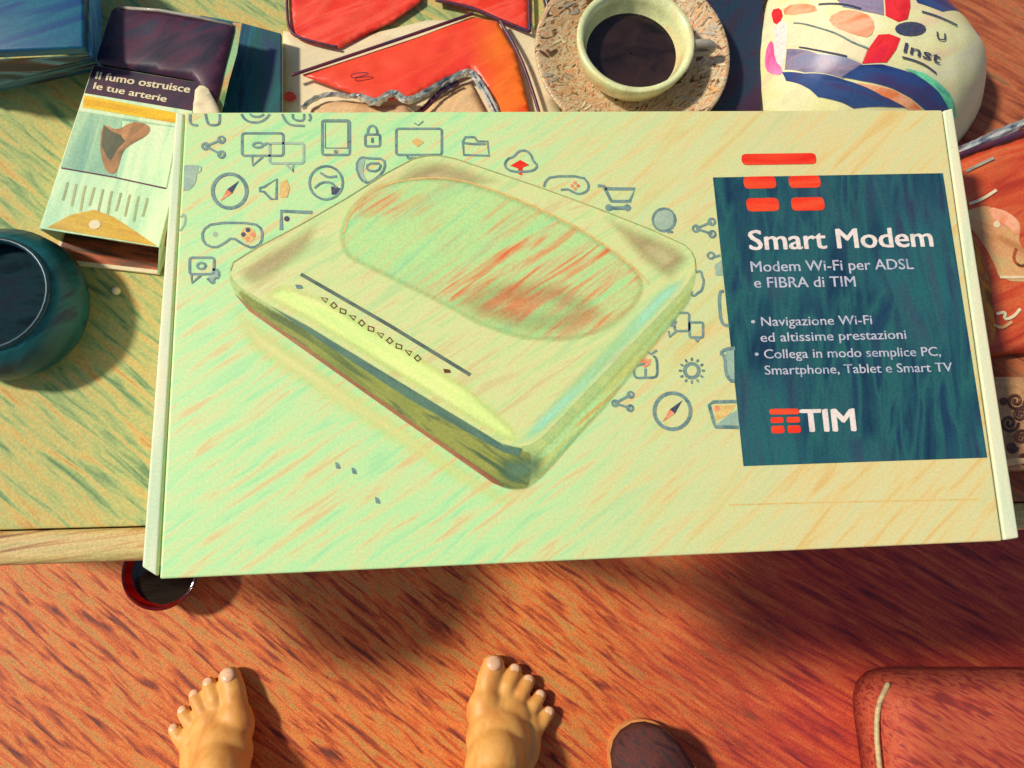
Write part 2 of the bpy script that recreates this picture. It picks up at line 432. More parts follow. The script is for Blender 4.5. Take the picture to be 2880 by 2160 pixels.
M['slipper_sole'] = material('tan_sole', [(206, 130, 70), (220, 150, 86)], along=40, across=90, rough=.7)
M['slipper_lining'] = material('rust_lining_felt', [(170, 70, 34), (206, 92, 44)], along=60, across=90, rough=.85)
M['leather'] = material('red_brown_leather', [(134, 46, 38), (176, 66, 46), (192, 92, 56), (150, 52, 46)], angle=-34, along=22, across=150, rough=.75, bump=.25, grain=.12)
M['sun_edge'] = material('painted_sun_edge_tint', [(170, 140, 96), (204, 184, 132), (180, 156, 108)], along=60, across=120, rough=.5)

# ------------------------------------------------------------------ the floor
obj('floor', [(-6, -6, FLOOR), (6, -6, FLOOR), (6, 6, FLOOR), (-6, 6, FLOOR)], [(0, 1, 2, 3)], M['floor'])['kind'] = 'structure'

# ------------------------------------------------------------------ the table
tl = thing('side_table', (0, .3, FLOOR), 'low table with streaky green and brown top, crowded with packets around the white box', 'table')
TX0, TX1, TY1 = -0.250, 0.62, 0.62


def edge_y(x, px_l, px_r):        # front edge lines run through two pixels of the photograph
    a, b = at(*px_l, 0), at(*px_r, 0)
    return a.y + (b.y - a.y) * (x - a.x) / (b.x - a.x)


y_in0, y_in1 = edge_y(TX0, (0, 1490), (400, 1479)), edge_y(TX1, (0, 1490), (400, 1479))
y_out0, y_out1 = edge_y(TX0, (0, 1590), (400, 1576)), edge_y(TX1, (0, 1590), (400, 1576))
bm_obj('table_top', box_mesh([(TX0, y_in0), (TX1, y_in1), (TX1, TY1), (TX0, TY1)], -.022, 0, .001), M['table'], tl)
bm_obj('edge_trim', box_mesh([(TX0, y_out0), (TX1, y_out1), (TX1, y_in1 - .0006), (TX0, y_in0 - .0006)], -.026, .0015, .004, 3), M['trim'], tl, True)
for x, y in ((TX0 + .05, .08), (TX1 - .05, .08), (TX0 + .05, TY1 - .06), (TX1 - .05, TY1 - .06)):
    bm_obj('leg', box_mesh([(x - .018, y - .018), (x + .018, y - .018), (x + .018, y + .018), (x - .018, y + .018)], FLOOR, -.0225, .003), M['dark_wood'], tl)

# ------------------------------------------------------------------ the modem box
ZB = 0.06
EPS = 0.00012
bx = thing('cardboard_box', (0.055, 0.098, 0), 'large white flat cardboard box printed with a modem picture, icons and a dark teal panel', 'box')
lid = pts([(521, 316), (2650, 309), (2819, 1521), (449, 1628)], ZB)         # TL TR BR BL
outer = pts([(498, 321), (2674, 309), (2859, 1513), (404, 1594)], ZB - .003)
bm_obj('carton', box_mesh([outer[3], outer[2], outer[1], outer[0]], .0005, ZB - .0045, .0015, 3), M['card_edge'], bx, True)
bm_obj('lid', box_mesh([lid[3], lid[2], lid[1], lid[0]], ZB - .0042, ZB, .0009, 3), M['card'], bx)
for side in (0, 1):               # rolled side flaps beside the lid
    a0, a1 = (outer[0], outer[3]) if side == 0 else (outer[1], outer[2])
    b0, b1 = (lid[0], lid[3]) if side == 0 else (lid[1], lid[2])
    g0, g1 = a0.lerp(b0, .80), a1.lerp(b1, .80)
    q = [a1, g1, g0, a0]
    if side: q = q[::-1]
    bm_obj('side_flap', box_mesh([(v.x, v.y) for v in q], ZB - .0044, ZB - .0011, .0011, 4), M['card_edge'], bx, True)
# pressed crease across the lid near its lower edge
cr = pts([(2050, 1420), (2350, 1412), (2760, 1404)], ZB + EPS * .5)
V, Fc = ribbon(cr, .0005); obj('crease', V, Fc, M['ink_amber'], bx)


def zc(k):
    return ZB + EPS * k


def flat(name, px, k, mat, parent, rounding=0, step=.02):
    p = pts(px, zc(k))
    if rounding: p = corner_poly(p, rounding)
    v, t, _ = fill(p, step)
    return obj(name, [(q.x, q.y, zc(k)) for q in v], t, mat, parent)


def fontmesh(s, bold=0.0):
    cu = bpy.data.curves.new('t', 'FONT'); cu.body = s; cu.size = 1; cu.offset = bold; cu.resolution_u = 3
    o = bpy.data.objects.new('t', cu); COL.objects.link(o)
    dg = bpy.context.evaluated_depsgraph_get(); dg.update()
    me = o.evaluated_get(dg).to_mesh()
    v = [x.co.copy() for x in me.vertices]; f = [list(p.vertices) for p in me.polygons]
    o.evaluated_get(dg).to_mesh_clear()
    bpy.data.objects.remove(o); bpy.data.curves.remove(cu)
    return v, f


def embolden(v, f, b):
    """Thicken letters with copies shifted sideways, each on its own thin layer."""
    if not b: return v, f, [0] * len(v)
    V = []; Fc = []; lay = []
    for i, (dx, dy) in enumerate(((0, 0), (b, b * .3), (-b, -b * .3), (b * .5, -b * .6))):
        Fc += [[j + len(V) for j in g] for g in f]; V += [q + Vector((dx, dy, 0)) for q in v]; lay += [i] * len(v)
    return V, Fc, lay


def lettering(s, p0, p1, cap_px, zf, mat, parent, bold=0.0, name='lettering', zref=ZB):
    """One printed line from pixel p0 to p1 (baseline), capitals cap_px high."""
    v, f, lay = embolden(*fontmesh(s), bold)
    x0 = min(q.x for q in v); x1 = max(q.x for q in v)
    a, b = at(*p0, zref), at(*p1, zref)
    ux = (b - a) / (x1 - x0)
    up = at(p0[0], p0[1] - 50, zref) - a
    ex = (b - a).normalized()
    perp = Vector((-ex.y, ex.x, 0))
    uy = perp * (up.dot(perp) / 50 * cap_px / 0.73)
    W_ = []
    for q, ly in zip(v, lay):
        p = a + ux * (q.x - x0) + uy * q.y
        W_.append((p.x, p.y, zf(p.x, p.y) + ly * EPS * .25))
    return obj(name, W_, f, mat, parent)


# teal information panel with its lettering
pn = flat('label_panel', [(2005, 499), (2652, 487), (2777, 1287), (2091, 1311)], 1, M['panel'], bx)
k3 = lambda x, y: zc(2)
lettering('Smart Modem', (2107, 703), (2626, 693), 58, k3, M['ink_white'], pn, .024)
lettering('Modem Wi-Fi per ADSL', (2112, 765), (2570, 757), 31, k3, M['ink_small'], pn, .012)
lettering('e FIBRA di TIM', (2121, 810), (2407, 806), 31, k3, M['ink_small'], pn, .012)
lettering('• Navigazione Wi-Fi', (2113, 918), (2453, 912), 27, k3, M['ink_small'], pn, .010)
lettering('ed altissime prestazioni', (2139, 962), (2549, 953), 27, k3, M['ink_small'], pn, .010)
lettering('• Collega in modo semplice PC,', (2123, 1009), (2646, 1001), 27, k3, M['ink_small'], pn, .010)
lettering('Smartphone, Tablet e Smart TV', (2151, 1054), (2679, 1045), 27, k3, M['ink_small'], pn, .010)
lettering('TIM', (2253, 1214), (2409, 1211), 66, k3, M['ink_white'], pn, .035)


def bars(rects, parent, k, r, name='logo_bar'):
    for q in rects: flat(name, q, k, M['ink_red'], parent, r)


def rect(x0, y0, x1, y1, dx=0, dy=0):
    return [(x0, y0), (x1, y0 + dy), (x1 + dx, y1 + dy), (x0 + dx, y1)]


bars([rect(2084, 433, 2294, 464, 3, -3)], bx, 2, .0024)
bars([rect(2089, 497, 2180, 531, 5, -2), rect(2216, 495, 2305, 529, 5, -2),
      rect(2097, 558, 2188, 595, 5, -2), rect(2223, 556, 2316, 593, 5, -2)], pn, 2, .0024)
bars([rect(2163, 1150, 2246, 1166, 2, -1), rect(2166, 1174, 2203, 1190, 2, -1), rect(2211, 1173, 2249, 1189, 2, -1),
      rect(2168, 1198, 2205, 1219, 2, -1), rect(2214, 1197, 2251, 1218, 2, -1)], pn, 2, .0011)

# the printed modem picture
S = 2880 / 2212


def sc(l):
    return [(x * S, y * S) for x, y in l]


def softflat(name, px, k, mat, parent, fade=.006, rounding=.006, step=.0018):
    p = corner_poly(pts(sc(px), zc(k)), rounding)
    v, t, rim = fill(p, step)
    o = obj(name, [(q.x, q.y, zc(k)) for q in v], t, M[mat], parent)
    a = o.data.attributes.new('soft', 'FLOAT', 'POINT')
    for i, q in enumerate(v):
        u = min(1, edge_dist(q, rim) / fade); a.data[i].value = u * u * (3 - 2 * u)
    return o


SIL = [(508, 562), (495, 590), (500, 622), (536, 668), (1066, 1042), (1102, 1058), (1140, 1056), (1190, 1012), (1486, 650), (1504, 600),
       (1502, 552), (1474, 522), (1230, 425), (985, 342), (935, 332), (880, 345), (700, 458)]
pic = flat('modem_picture', sc(SIL), 1, M['pic_base'], bx, .006)
softflat('picture_glow', [(480, 640), (530, 668), (1075, 1050), (1130, 1078), (1085, 1104), (980, 1048), (740, 900), (530, 760)], .4, 'pic_glow', pic, .009)
top_ = flat('picture_top', sc([(508, 562), (495, 588), (512, 616), (560, 645), (660, 700), (1085, 958), (1130, 968), (1168, 948), (1480, 622), (1504, 580),
                      (1500, 550), (1474, 522), (1230, 425), (985, 342), (935, 332), (880, 345), (700, 458)]), 1.5, M['pic_body'], pic, .006)
softflat('picture_corner_tint', [(800, 420), (880, 350), (940, 336), (1000, 350), (1110, 395), (1000, 420), (880, 420)], 1.8, 'pic_tan', pic, .010)
softflat('picture_corner_tint', [(500, 590), (560, 545), (700, 465), (680, 540), (590, 610), (540, 632)], 1.8, 'pic_tan', pic, .009)
softflat('picture_corner_tint', [(1280, 450), (1470, 524), (1500, 560), (1450, 620), (1380, 570)], 1.8, 'pic_tan', pic, .009)
softflat('picture_band', [(560, 640), (610, 610), (700, 640), (1010, 830), (1120, 930), (1118, 962), (1085, 954), (660, 694)], 2, 'pic_bright', pic, .0035, .004)
softflat('picture_edge_light', [(1120, 965), (1140, 915), (1260, 790), (1430, 610), (1490, 590), (1476, 628), (1300, 815), (1170, 948)], 2.2, 'pic_aqua', pic, .006)
softflat('picture_side', [(1155, 1048), (1150, 985), (1180, 955), (1300, 835), (1490, 625), (1504, 610), (1490, 655), (1310, 880)], 2.4, 'pic_side', pic, .002, .003)
softflat('picture_rim', [(500, 612), (560, 652), (660, 706), (1085, 966), (1150, 975), (1145, 1056), (1100, 1060), (1062, 1042), (536, 672)], 2.4, 'pic_olive', pic, .0016, .003)
flat('picture_gap', sc([(585, 662), (660, 702), (1085, 960), (1128, 969), (1122, 986), (1085, 976), (880, 860), (680, 728)]), 3.0, M['ink_gap'], pic)
flat('picture_shadow_line', sc([(506, 634), (545, 668), (900, 918), (1070, 1034), (1090, 1054), (1064, 1043), (880, 914), (538, 672)]), 3.5, M['ash_line'], pic)
softflat('picture_corner', [(1060, 975), (1130, 972), (1190, 968), (1185, 1030), (1135, 1064), (1090, 1062), (1065, 1030)], 3.3, 'pic_teal', pic, .010)
capo = [(728, 520), (744, 455), (796, 404), (880, 380), (990, 382), (1115, 425), (1245, 486), (1352, 555), (1398, 606), (1382, 660), (1316, 716), (1230, 741),
        (1130, 738), (1036, 707), (925, 646), (808, 590), (744, 558)]
softflat('picture_cap', capo, 2.6, 'pic_cap', pic, .003)
softflat('picture_cap_shade', [(940, 650), (1050, 590), (1200, 590), (1300, 640), (1330, 690), (1230, 738), (1130, 738), (1030, 705)], 3, 'pic_rose', pic, .016)
V, Fc = ribbon([Vector((q.x, q.y, zc(3.2))) for q in round_poly(pts(sc([(742, 505), (760, 450), (815, 404), (890, 384), (990, 384), (1120, 430), (1250, 490), (1360, 566), (1400, 612)]), zc(3)), 2, False)], .0008)
obj('picture_cap_rim', V, Fc, M['ink_amber'], pic)
V, Fc = ribbon(pts([(846, 771), (1090, 912), (1322, 1054)], zc(3.4)), .0016); obj('picture_slot', V, Fc, M['ink_slot'], pic)
for ed_ in ([(497, 585), (506, 560), (700, 458), (880, 345), (935, 333), (985, 343)], [(985, 343), (1230, 426), (1472, 522), (1500, 550), (1503, 590)]):
    V, Fc = ribbon([Vector((q.x, q.y, zc(3.3))) for q in round_poly(pts(sc(ed_), zc(3.3)), 1, False)], .0005); obj('picture_edge_line', V, Fc, M['ink_olive'], pic)
# row of small lamp symbols
for i in range(11):
    t = i / 10; x, y = 912 + 262 * t, 842 + 165 * t
    d = 9
    gl = [[(x - d, y - 6), (x + d, y - 2), (x + 4, y + d)], [(x - d, y), (x, y - d), (x + d, y + 2), (x, y + d)], [(x - 8, y - 8), (x + 8, y - 3), (x + 7, y + 8), (x - 8, y + 4)]][i % 3]
    V, Fc = ribbon(pts(gl, zc(3.4)), .0006, True); obj('lamp_symbol', V, Fc, M['ash_dot'], pic)
for x, y in ((840, 806), (1256, 1043)):
    flat('lamp_symbol', [(x - 10, y - 6), (x + 8, y - 4), (x + 12, y + 5), (x - 6, y + 6)], 3.4, M['ink_icon' if x < 1000 else 'ash_dot'], pic)
for p in ((950, 1310), (996, 1325), (1062, 1408)):
    flat('scuff', [(p[0] - 8, p[1] - 12), (p[0] + 4, p[1] - 6), (p[0] + 9, p[1] + 9), (p[0] - 5, p[1] + 8)], 1, M['ink_icon'], bx, .0006)


# printed icons: strokes and fills drawn in photograph pixels on the lid
def Z1(x, y): return (450 + x / 3.0157, 300 + y / 3.0157)
def Z2(x, y): return (1050 + x / 2.1067, 300 + y / 2.1067)
def Z6(x, y): return (1650 + x / 3.318, 750 + y / 3.318)


def icon(strokes=(), fills=(), width=.0011, mat='ink_icon', k=1.6):
    V = []; Fc = []; fm = []; mats = [M[mat]]; names = [mat]; fi = 0
    for si, (pp, closed, rnd, *wd) in enumerate(strokes):
        q = pts(pp, zc(k + .1 * (si + 1)))
        if rnd: q = round_poly(q, rnd, closed)
        v, f = ribbon(q, (wd[0] if wd else width), closed)
        Fc += [[i + len(V) for i in g] for g in f]; V += v; fm += [0] * len(f)
    for pp, mname in fills:
        if mname not in names: names.append(mname); mats.append(M[mname])
        kz = zc(k - .1 * (1 + fi)); fi += 1
        q = pts(pp, kz); v, t, _ = fill(q, .02)
        Fc += [[i + len(V) for i in g] for g in t]; V += [Vector((a.x, a.y, kz)) for a in v]; fm += [names.index(mname)] * len(t)
    return obj('printed_icon', V, Fc, None, bx, mats=mats, fmat=fm)


def circ(c, r, n=16, ry=None):
    return [(c[0] + r * math.cos(2 * math.pi * i / n), c[1] + (ry or r) * math.sin(2 * math.pi * i / n)) for i in range(n)]


def rr(x0, y0, x1, y1, Z, c=22):
    """Rounded rectangle in zoom units."""
    o = []
    for cx, cy, a in ((x0 + c, y0 + c, 180), (x1 - c, y0 + c, 270), (x1 - c, y1 - c, 0), (x0 + c, y1 - c, 90)):
        for j in range(4):
            t = R(a + j * 30); o.append(Z(cx + c * math.cos(t), cy + c * math.sin(t)))
    return o


z1 = lambda l: [Z1(*p) for p in l]
z2 = lambda l: [Z2(*p) for p in l]
z6 = lambda l: [Z6(*p) for p in l]


def share(c, r, ang_pts, Z):
    P = [Z(*p) for p in ang_pts]
    rad = r
    st = [(circ(p, rad, 10), True, 0) for p in P]
    st += [([P[0], P[1]], False, 0), ([P[0], P[2]], False, 0)]
    return icon(st)


def compass(c, r):
    x, y = c
    n1 = [(x - .55 * r, y + .6 * r), (x - .14 * r, y - .1 * r), (x + .14 * r, y + .14 * r)]
    n2 = [(x + .55 * r, y - .6 * r), (x - .14 * r, y - .1 * r), (x + .14 * r, y + .14 * r)]
    return icon([(circ(c, r, 24), True, 0, .0016)], [(n1, 'ink_orange'), (n2, 'ink_dark')])


def gamepad(x0, y0, x1, y1):
    w, h = x1 - x0, y1 - y0
    o = [(x0 + .18 * w, y0), (x0 + .86 * w, y0), (x1, y0 + .28 * h), (x0 + .98 * w, y0 + .8 * h), (x0 + .84 * w, y1), (x0 + .68 * w, y0 + .86 * h), (x0 + .5 * w, y0 + .56 * h),
         (x0 + .36 * w, y0 + .82 * h), (x0 + .2 * w, y1), (x0 + .02 * w, y0 + .8 * h), (x0, y0 + .3 * h)]
    c = (x0 + .76 * w, y0 + .46 * h); d = .075 * w
    fl = [(circ((c[0] + d * a, c[1] + d * b), d * .55, 8), 'ink_orange' if (a + b) > 0 else 'ink_dark') for a, b in ((0, -1), (1, 0), (0, 1), (-1, 0))]
    fl.append((circ(c, d * 1.7, 10), 'ink_amber'))
    e = (x0 + .22 * w, y0 + .45 * h)
    fl.append((circ(e, d * .6, 8), 'ink_pale'))
    return icon([(o, True, 1)], fl)


def bubble(x0, y0, x1, y1, tail, Z, mat='ink_icon', inner=None, c=22):
    st = [(rr(x0, y0, x1, y1, Z, c), True, 0), ([Z(*p) for p in tail], False, 0)]
    if inner: st += inner
    return icon(st, mat=mat)


# upper left cluster
icon([(z1([(255, 62), (252, 130), (275, 155), (320, 158)]), False, 1), (z1([(385, 60), (400, 140), (430, 156), (480, 156), (505, 140), (505, 62)]), False, 1)])
icon([(z1([(690, 62), (715, 105), (760, 130), (830, 135), (890, 110), (930, 62)]), False, 1), (z1([(760, 62), (790, 85), (850, 85), (880, 62)]), False, 1)])
icon([(z1([(1035, 62), (1065, 125), (1110, 158), (1225, 162)]), False, 1), (z1([(1125, 62), (1125, 100), (1160, 118), (1220, 118), (1220, 60)]), False, 1), (z1([(1265, 60), (1280, 95), (1260, 122)]), False, 1)])
share(None, 9, [(385, 335), (520, 280), (520, 405)], Z1)
bubble(695, 225, 1045, 415, [(780, 415), (785, 500), (870, 425)], Z1, inner=[(circ(Z1(830, 325), 14, 12, 7), True, 0), (z1([(880, 330), (900, 305), (940, 325)]), False, 1)])
bubble(930, 310, 1218, 480, [(1060, 480), (1130, 550), (1128, 490)], Z1, mat='ink_pale')
icon([(rr(1375, 115, 1608, 408, Z1, 20), True, 0), (z1([(1400, 350), (1590, 350)]), False, 0, .0005), (z1([(1400, 350), (1400, 130), (1590, 130), (1590, 350)]), False, 0, .0004), (circ(Z1(1490, 380), 4, 8), True, 0, .0006)])
icon([(rr(1740, 235, 1865, 335, Z1, 15), True, 0), (z1([(1760, 235), (1765, 180), (1800, 155), (1835, 180), (1845, 235)]), False, 1), (z1([(1800, 265), (1800, 305)]), False, 0)], [(circ(Z1(1800, 270), 4, 8), 'ink_orange')])
icon([(z1([(205, 500), (350, 500), (345, 550), (305, 560), (300, 640), (250, 700), (200, 706)]), False, 1)], [(z1([(205, 505), (330, 505), (290, 640), (240, 700), (200, 700)]), 'ink_pale')], k=1.2, width=.0007, mat='ink_pale')
icon([(z1([(172, 940), (208, 900), (216, 985), (168, 1055)]), False, 1)], k=1.2, width=.0009, mat='ink_pale')
compass(Z1(590, 715), 48)
icon([(z1([(845, 690), (880, 680), (990, 612), (985, 785), (940, 782), (880, 720), (848, 716)]), True, 0)], [(z1([(1015, 650), (1075, 615), (1100, 690), (1080, 770), (1020, 770)]), 'ink_amber')])
icon([(circ(Z1(1408, 645), 47, 20), True, 0), (z1([(1310, 690), (1370, 640), (1450, 640), (1500, 690)]), False, 1), (z1([(1360, 560), (1420, 600), (1500, 590)]), False, 1)], [(z1([(1450, 675), (1525, 690), (1520, 745), (1455, 745)]), 'ink_dark')])
icon([(z1([(1660, 500), (1700, 425), (1780, 440), (1900, 440), (1910, 520), (1850, 600), (1760, 650), (1700, 620)]), True, 1), (z1([(1760, 480), (1880, 480), (1850, 550), (1750, 540)]), True, 1)], [(z1([(1660, 500), (1700, 430), (1740, 445), (1720, 560), (1760, 645), (1700, 620)]), 'ink_pale')])
gamepad(*Z1(355, 985), *Z1(870, 1200))
icon([(z1([(1028, 1045), (1028, 885), (1290, 897)]), False, 0, .0016)], [(circ(Z1(1075, 950), 8, 8), 'ink_dark')])
bubble(250, 1280, 458, 1420, [(265, 1420), (270, 1495), (345, 1430)], Z1, inner=[(circ(Z1(350, 1350), 12, 8, 9), True, 0)])
icon([(z1([(440, 1380), (495, 1385), (500, 1450), (455, 1455), (455, 1510), (400, 1455)]), False, 1)], [(z1([(440, 1390), (490, 1390), (495, 1445), (455, 1450), (450, 1500), (410, 1450)]), 'ink_pale')])
# upper middle
icon([(rr(135, 130, 405, 285, Z2, 15), True, 0), (z2([(200, 290), (205, 305), (255, 305)]), False, 0), (z2([(240, 95), (265, 110), (295, 85)]), False, 0, .0006)], [(z2([(225, 205), (260, 185), (300, 210), (260, 240)]), 'ink_amber'), (z2([(255, 190), (275, 205), (262, 215)]), 'ink_dark')])
icon([(z2([(535, 285), (530, 205), (545, 180), (600, 180), (615, 205), (675, 205), (685, 290)]), True, 0), (z2([(540, 215), (600, 222), (665, 220)]), False, 1)])
icon([(z2([(775, 355), (790, 310), (835, 295), (860, 262), (905, 258), (935, 285), (945, 320), (975, 350), (950, 378), (900, 385), (820, 385)]), True, 1)], [(z2([(810, 350), (870, 315), (925, 345), (885, 360), (880, 405), (860, 400), (858, 365)]), 'ink_red')])
icon([(z2([(1010, 475), (1020, 440), (1055, 412), (1240, 412), (1278, 460), (1270, 500), (1220, 520), (1180, 505), (1155, 488), (1110, 492)]), False, 1)], [(circ(Z2(1195 + a, 468 + b), 5, 8), 'ink_orange') for a, b in ((0, -18), (18, 0), (0, 18), (-18, 0))])
icon([(z2([(1330, 468), (1365, 470), (1410, 560), (1520, 560), (1548, 487), (1375, 485)]), False, 0, .0016), (z2([(1385, 600), (1520, 600)]), False, 0, .0018), (circ(Z2(1395, 598), 7, 8), True, 0), (circ(Z2(1505, 598), 7, 8), True, 0)])
icon([(circ(Z2(1722, 670), 32, 16), True, 0), (z2([(1740, 742), (1775, 742)]), False, 0)], [(circ(Z2(1722, 670), 28, 14), 'ink_pale')])
share(None, 9, [(1912, 722), (2005, 682), (2008, 755)], Z2)
icon([(circ(Z2(2000, 882), 9, 10), True, 0), (z2([(2020, 890), (2055, 880)]), False, 0)], [(z2([(2020, 940), (2060, 910), (2070, 1000), (2030, 1000)]), 'ink_pale')])
# beside the panel
icon([(z6([(1025, 48), (1070, 40), (1075, 85), (1095, 130), (1075, 225), (1040, 240), (1010, 272), (970, 265), (985, 230)]), False, 1)])
icon([(z6([(1280, 228), (1240, 232), (1238, 370), (1255, 520), (1300, 552), (1330, 548)]), False, 1, .0015)])
bubble(820, 430, 955, 600, [(840, 600), (770, 655), (765, 600)], Z6, inner=[(z6([(790, 560), (800, 500), (840, 520)]), False, 1)])
bubble(960, 520, 1085, 660, [(1000, 660), (1035, 700), (1050, 665)], Z6, mat='ink_icon', c=15)
icon([(z6([(545, 905), (440, 930), (440, 1010), (465, 1040), (545, 1035), (640, 1035), (660, 1000), (655, 860), (620, 830)]), False, 1), (z6([(548, 950), (548, 1030)]), False, 0), (z6([(560, 790), (600, 815), (655, 780)]), False, 0)], [(z6([(490, 895), (520, 850), (600, 865), (590, 915), (545, 945)]), 'ink_orange')])
icon([(circ(Z6(980, 970), 20, 16), True, 0, .0016)] + [([Z6(980 + 92 * math.cos(a), 970 + 92 * math.sin(a)), Z6(980 + 122 * math.cos(a), 970 + 122 * math.sin(a))], False, 0, .0009) for a in [i * math.pi / 6 for i in range(12)]])
icon([(z6([(1385, 760), (1290, 770), (1245, 810), (1290, 835), (1300, 1000), (1340, 1065), (1380, 1068)]), False, 1, .0016)], [(z6([(1300, 780), (1375, 765), (1380, 1060), (1320, 1040), (1295, 840)]), 'ink_pale')])
share(None, 8, [(265, 1275), (410, 1195), (405, 1320)], Z6)
compass(Z6(800, 1348), 51)
icon([(z6([(1400, 1258), (1180, 1262), (1142, 1290), (1185, 1450), (1200, 1495), (1430, 1500)]), False, 0, .0015)], [(circ(Z6(1215, 1325), 9, 10), 'ink_orange'), (z6([(1200, 1480), (1330, 1380), (1400, 1340), (1425, 1480)]), 'ink_pale'), (z6([(1200, 1300), (1390, 1290), (1330, 1380), (1200, 1440)]), 'ink_amber')])

# ------------------------------------------------------------------ blue tray, top left
ZT = .045
bl = thing('blue_case', tuple(at(90, 60, 0)), 'blue plastic case with a bright blue edge in the top left corner', 'case')
top = pts([(-160, -170), (232, -170), (236, 132), (-160, 150)], ZT)
bas = pts([(-160, -170), (276, -170), (280, 170), (-160, 245)], .012)
P4 = [top[0], top[1], top[2], top[3]]
tray = bm_obj('cover', box_mesh([(v.x, v.y) for v in P4[::-1]], ZT - .006, ZT, .0015, 3), M['blue'], bl, True)
lo = [Vector((v.x, v.y, 0)) for v in bas]
hi = [Vector((v.x, v.y, ZT - .0062)) for v in P4]
obj('right_side', [hi[1], hi[2], Vector((lo[2].x - .004, lo[2].y + .002, 0)), Vector((lo[1].x - .004, lo[1].y, 0))] + [hi[0], Vector((lo[0].x, lo[0].y, 0))],
    [(0, 3, 2, 1), (4, 5, 3, 0)], M['blue_side'], bl)
obj('front_side', [hi[2], hi[3], Vector((lo[3].x, lo[3].y, 0)), Vector((lo[2].x - .004, lo[2].y + .002, 0))], [(0, 3, 2, 1)], M['navy_side'], bl)
for t in (.25, .55, .8):          # ribs on the front of the case
    a, b = hi[3].lerp(Vector((lo[3].x, lo[3].y, 0)), t), hi[2].lerp(Vector((lo[2].x - .004, lo[2].y + .002, 0)), t)
    V, Fc = tube_mesh([a, a.lerp(b, .5), b], .0011, 6); obj('rib', V, Fc, M['blue' if t != .55 else 'seam'], bl, True)

# ------------------------------------------------------------------ open cigarette-style pack
ZP = .027
pk = thing('tobacco_pack', tuple(at(330, 450, 0)), 'open white tobacco pack with a black warning band, yellow stripe and gold mouth', 'pack')
q = pts([(262, 182), (562, 232), (447, 695), (110, 642)], ZP)          # TL TR BR BL of upper panel
dn = Vector((0, 0, -1))
bm_obj('upper_panel', box_mesh([(v.x, v.y) for v in q[::-1]], ZP - .0012, ZP, .0004, 2), M['mint_card'], pk)
lowp = [Vector((v.x, v.y, 0)) for v in (q[0], q[1])] + [Vector((*at(447, 772, .002).xy, 0)), Vector((*at(146, 738, .002).xy, 0))]
bm_obj('lower_panel', box_mesh([(v.x, v.y) for v in lowp[::-1]], .0004, .0026, .0006, 2), M['cream'], pk)
for a, b, c, d in ((q[0], q[3], lowp[3], lowp[0]), (q[2], q[1], lowp[1], lowp[2])):
    n = (b - a).cross(dn).normalized() * .0005
    a, b = a + dn * .0013, b + dn * .0013
    c = Vector((c.x, c.y, .0027)); d = Vector((d.x, d.y, .0027))
    c = c.lerp(d, .12)
    obj('side_panel', [a + n, b + n, c + n, d + n, a - n, b - n, c - n, d - n], [(0, 1, 2, 3), (7, 6, 5, 4), (0, 4, 5, 1), (1, 5, 6, 2), (2, 6, 7, 3), (3, 7, 4, 0)], M['mint_card'], pk)
back0, back1 = q[0].lerp(q[3], .35), q[1].lerp(q[2], .35)
obj('rust_lining', [back0 + dn * .0015, back1 + dn * .0015, Vector((back1.x, back1.y, .003)), Vector((back0.x, back0.y, .003))], [(0, 1, 2, 3)], M['rust'], pk)
# rolled rust-brown tobacco bundle lying in the mouth
bd = [q[3].lerp(q[2], t) + Vector((.004, .013, -.014)) for t in (.08, .3, .55, .8, .95)]
V, Fc = tube_mesh(bd, [.006, .009, .0095, .009, .007], 12); obj('filling', V, Fc, M['rust'], pk, True)
low_in = [lowp[0].lerp(lowp[3], .3), lowp[1].lerp(lowp[2], .3), lowp[2].lerp(lowp[1], .022), lowp[3].lerp(lowp[0], .022)]
low_in[3] = low_in[3].lerp(low_in[2], .04)
obj('lower_lining', [Vector((v.x, v.y, .0028)) for v in low_in[::-1]], [(0, 1, 2, 3)], M['rust'], pk)
flap = pts([(132, 640), (200, 604), (265, 590), (320, 610), (442, 692)], ZP + EPS)
patch('gold_flap', flap, lambda x, y: ZP + EPS * 1.5, M['gold'], pk, .01)
flat_ = lambda name, px, mat, k=1: patch(name, pts(px, ZP), lambda x, y: ZP + EPS * k, M[mat], pk, .02)
flat_('seal_dot', circ((267, 632), 17, 12, 13), 'cream', 3)
flat_('warning_band', [(264, 184), (561, 233), (540, 312), (238, 262)], 'plum')
flat_('yellow_stripe', [(238, 268), (520, 322), (514, 350), (232, 302)], 'yellow')
flat_('picture_print', [(222, 312), (505, 358), (470, 530), (170, 470)], 'photo_green')
flat_('picture_white', [(345, 340), (500, 360), (468, 528), (330, 500)], 'mint_card', 1.6)
patch('picture_figure', round_poly(pts([(288, 345), (330, 370), (372, 340), (425, 352), (420, 380), (372, 405), (345, 425), (330, 490), (298, 488), (280, 420)], ZP), 2), lambda x, y: ZP + EPS * 2.4, M['photo_brown'], pk, .004)
flat_('picture_figure_shade', [(292, 352), (318, 372), (340, 380), (352, 398), (330, 420), (312, 452), (300, 440), (286, 410)], 'olive_dark', 3.0)
lettering('Il fumo ostruisce', (268, 222), (534, 262), 22, lambda x, y: ZP + EPS * 2.4, M['cream'], pk, .03, zref=ZP)
lettering('le tue arterie', (262, 250), (468, 288), 20, lambda x, y: ZP + EPS * 2.4, M['cream'], pk, .03, zref=ZP)
V, Fc = ribbon(pts([(172, 472), (320, 498), (466, 530)], ZP + EPS * 2), .0007); obj('ruled_line', V, Fc, M['seam'], pk)
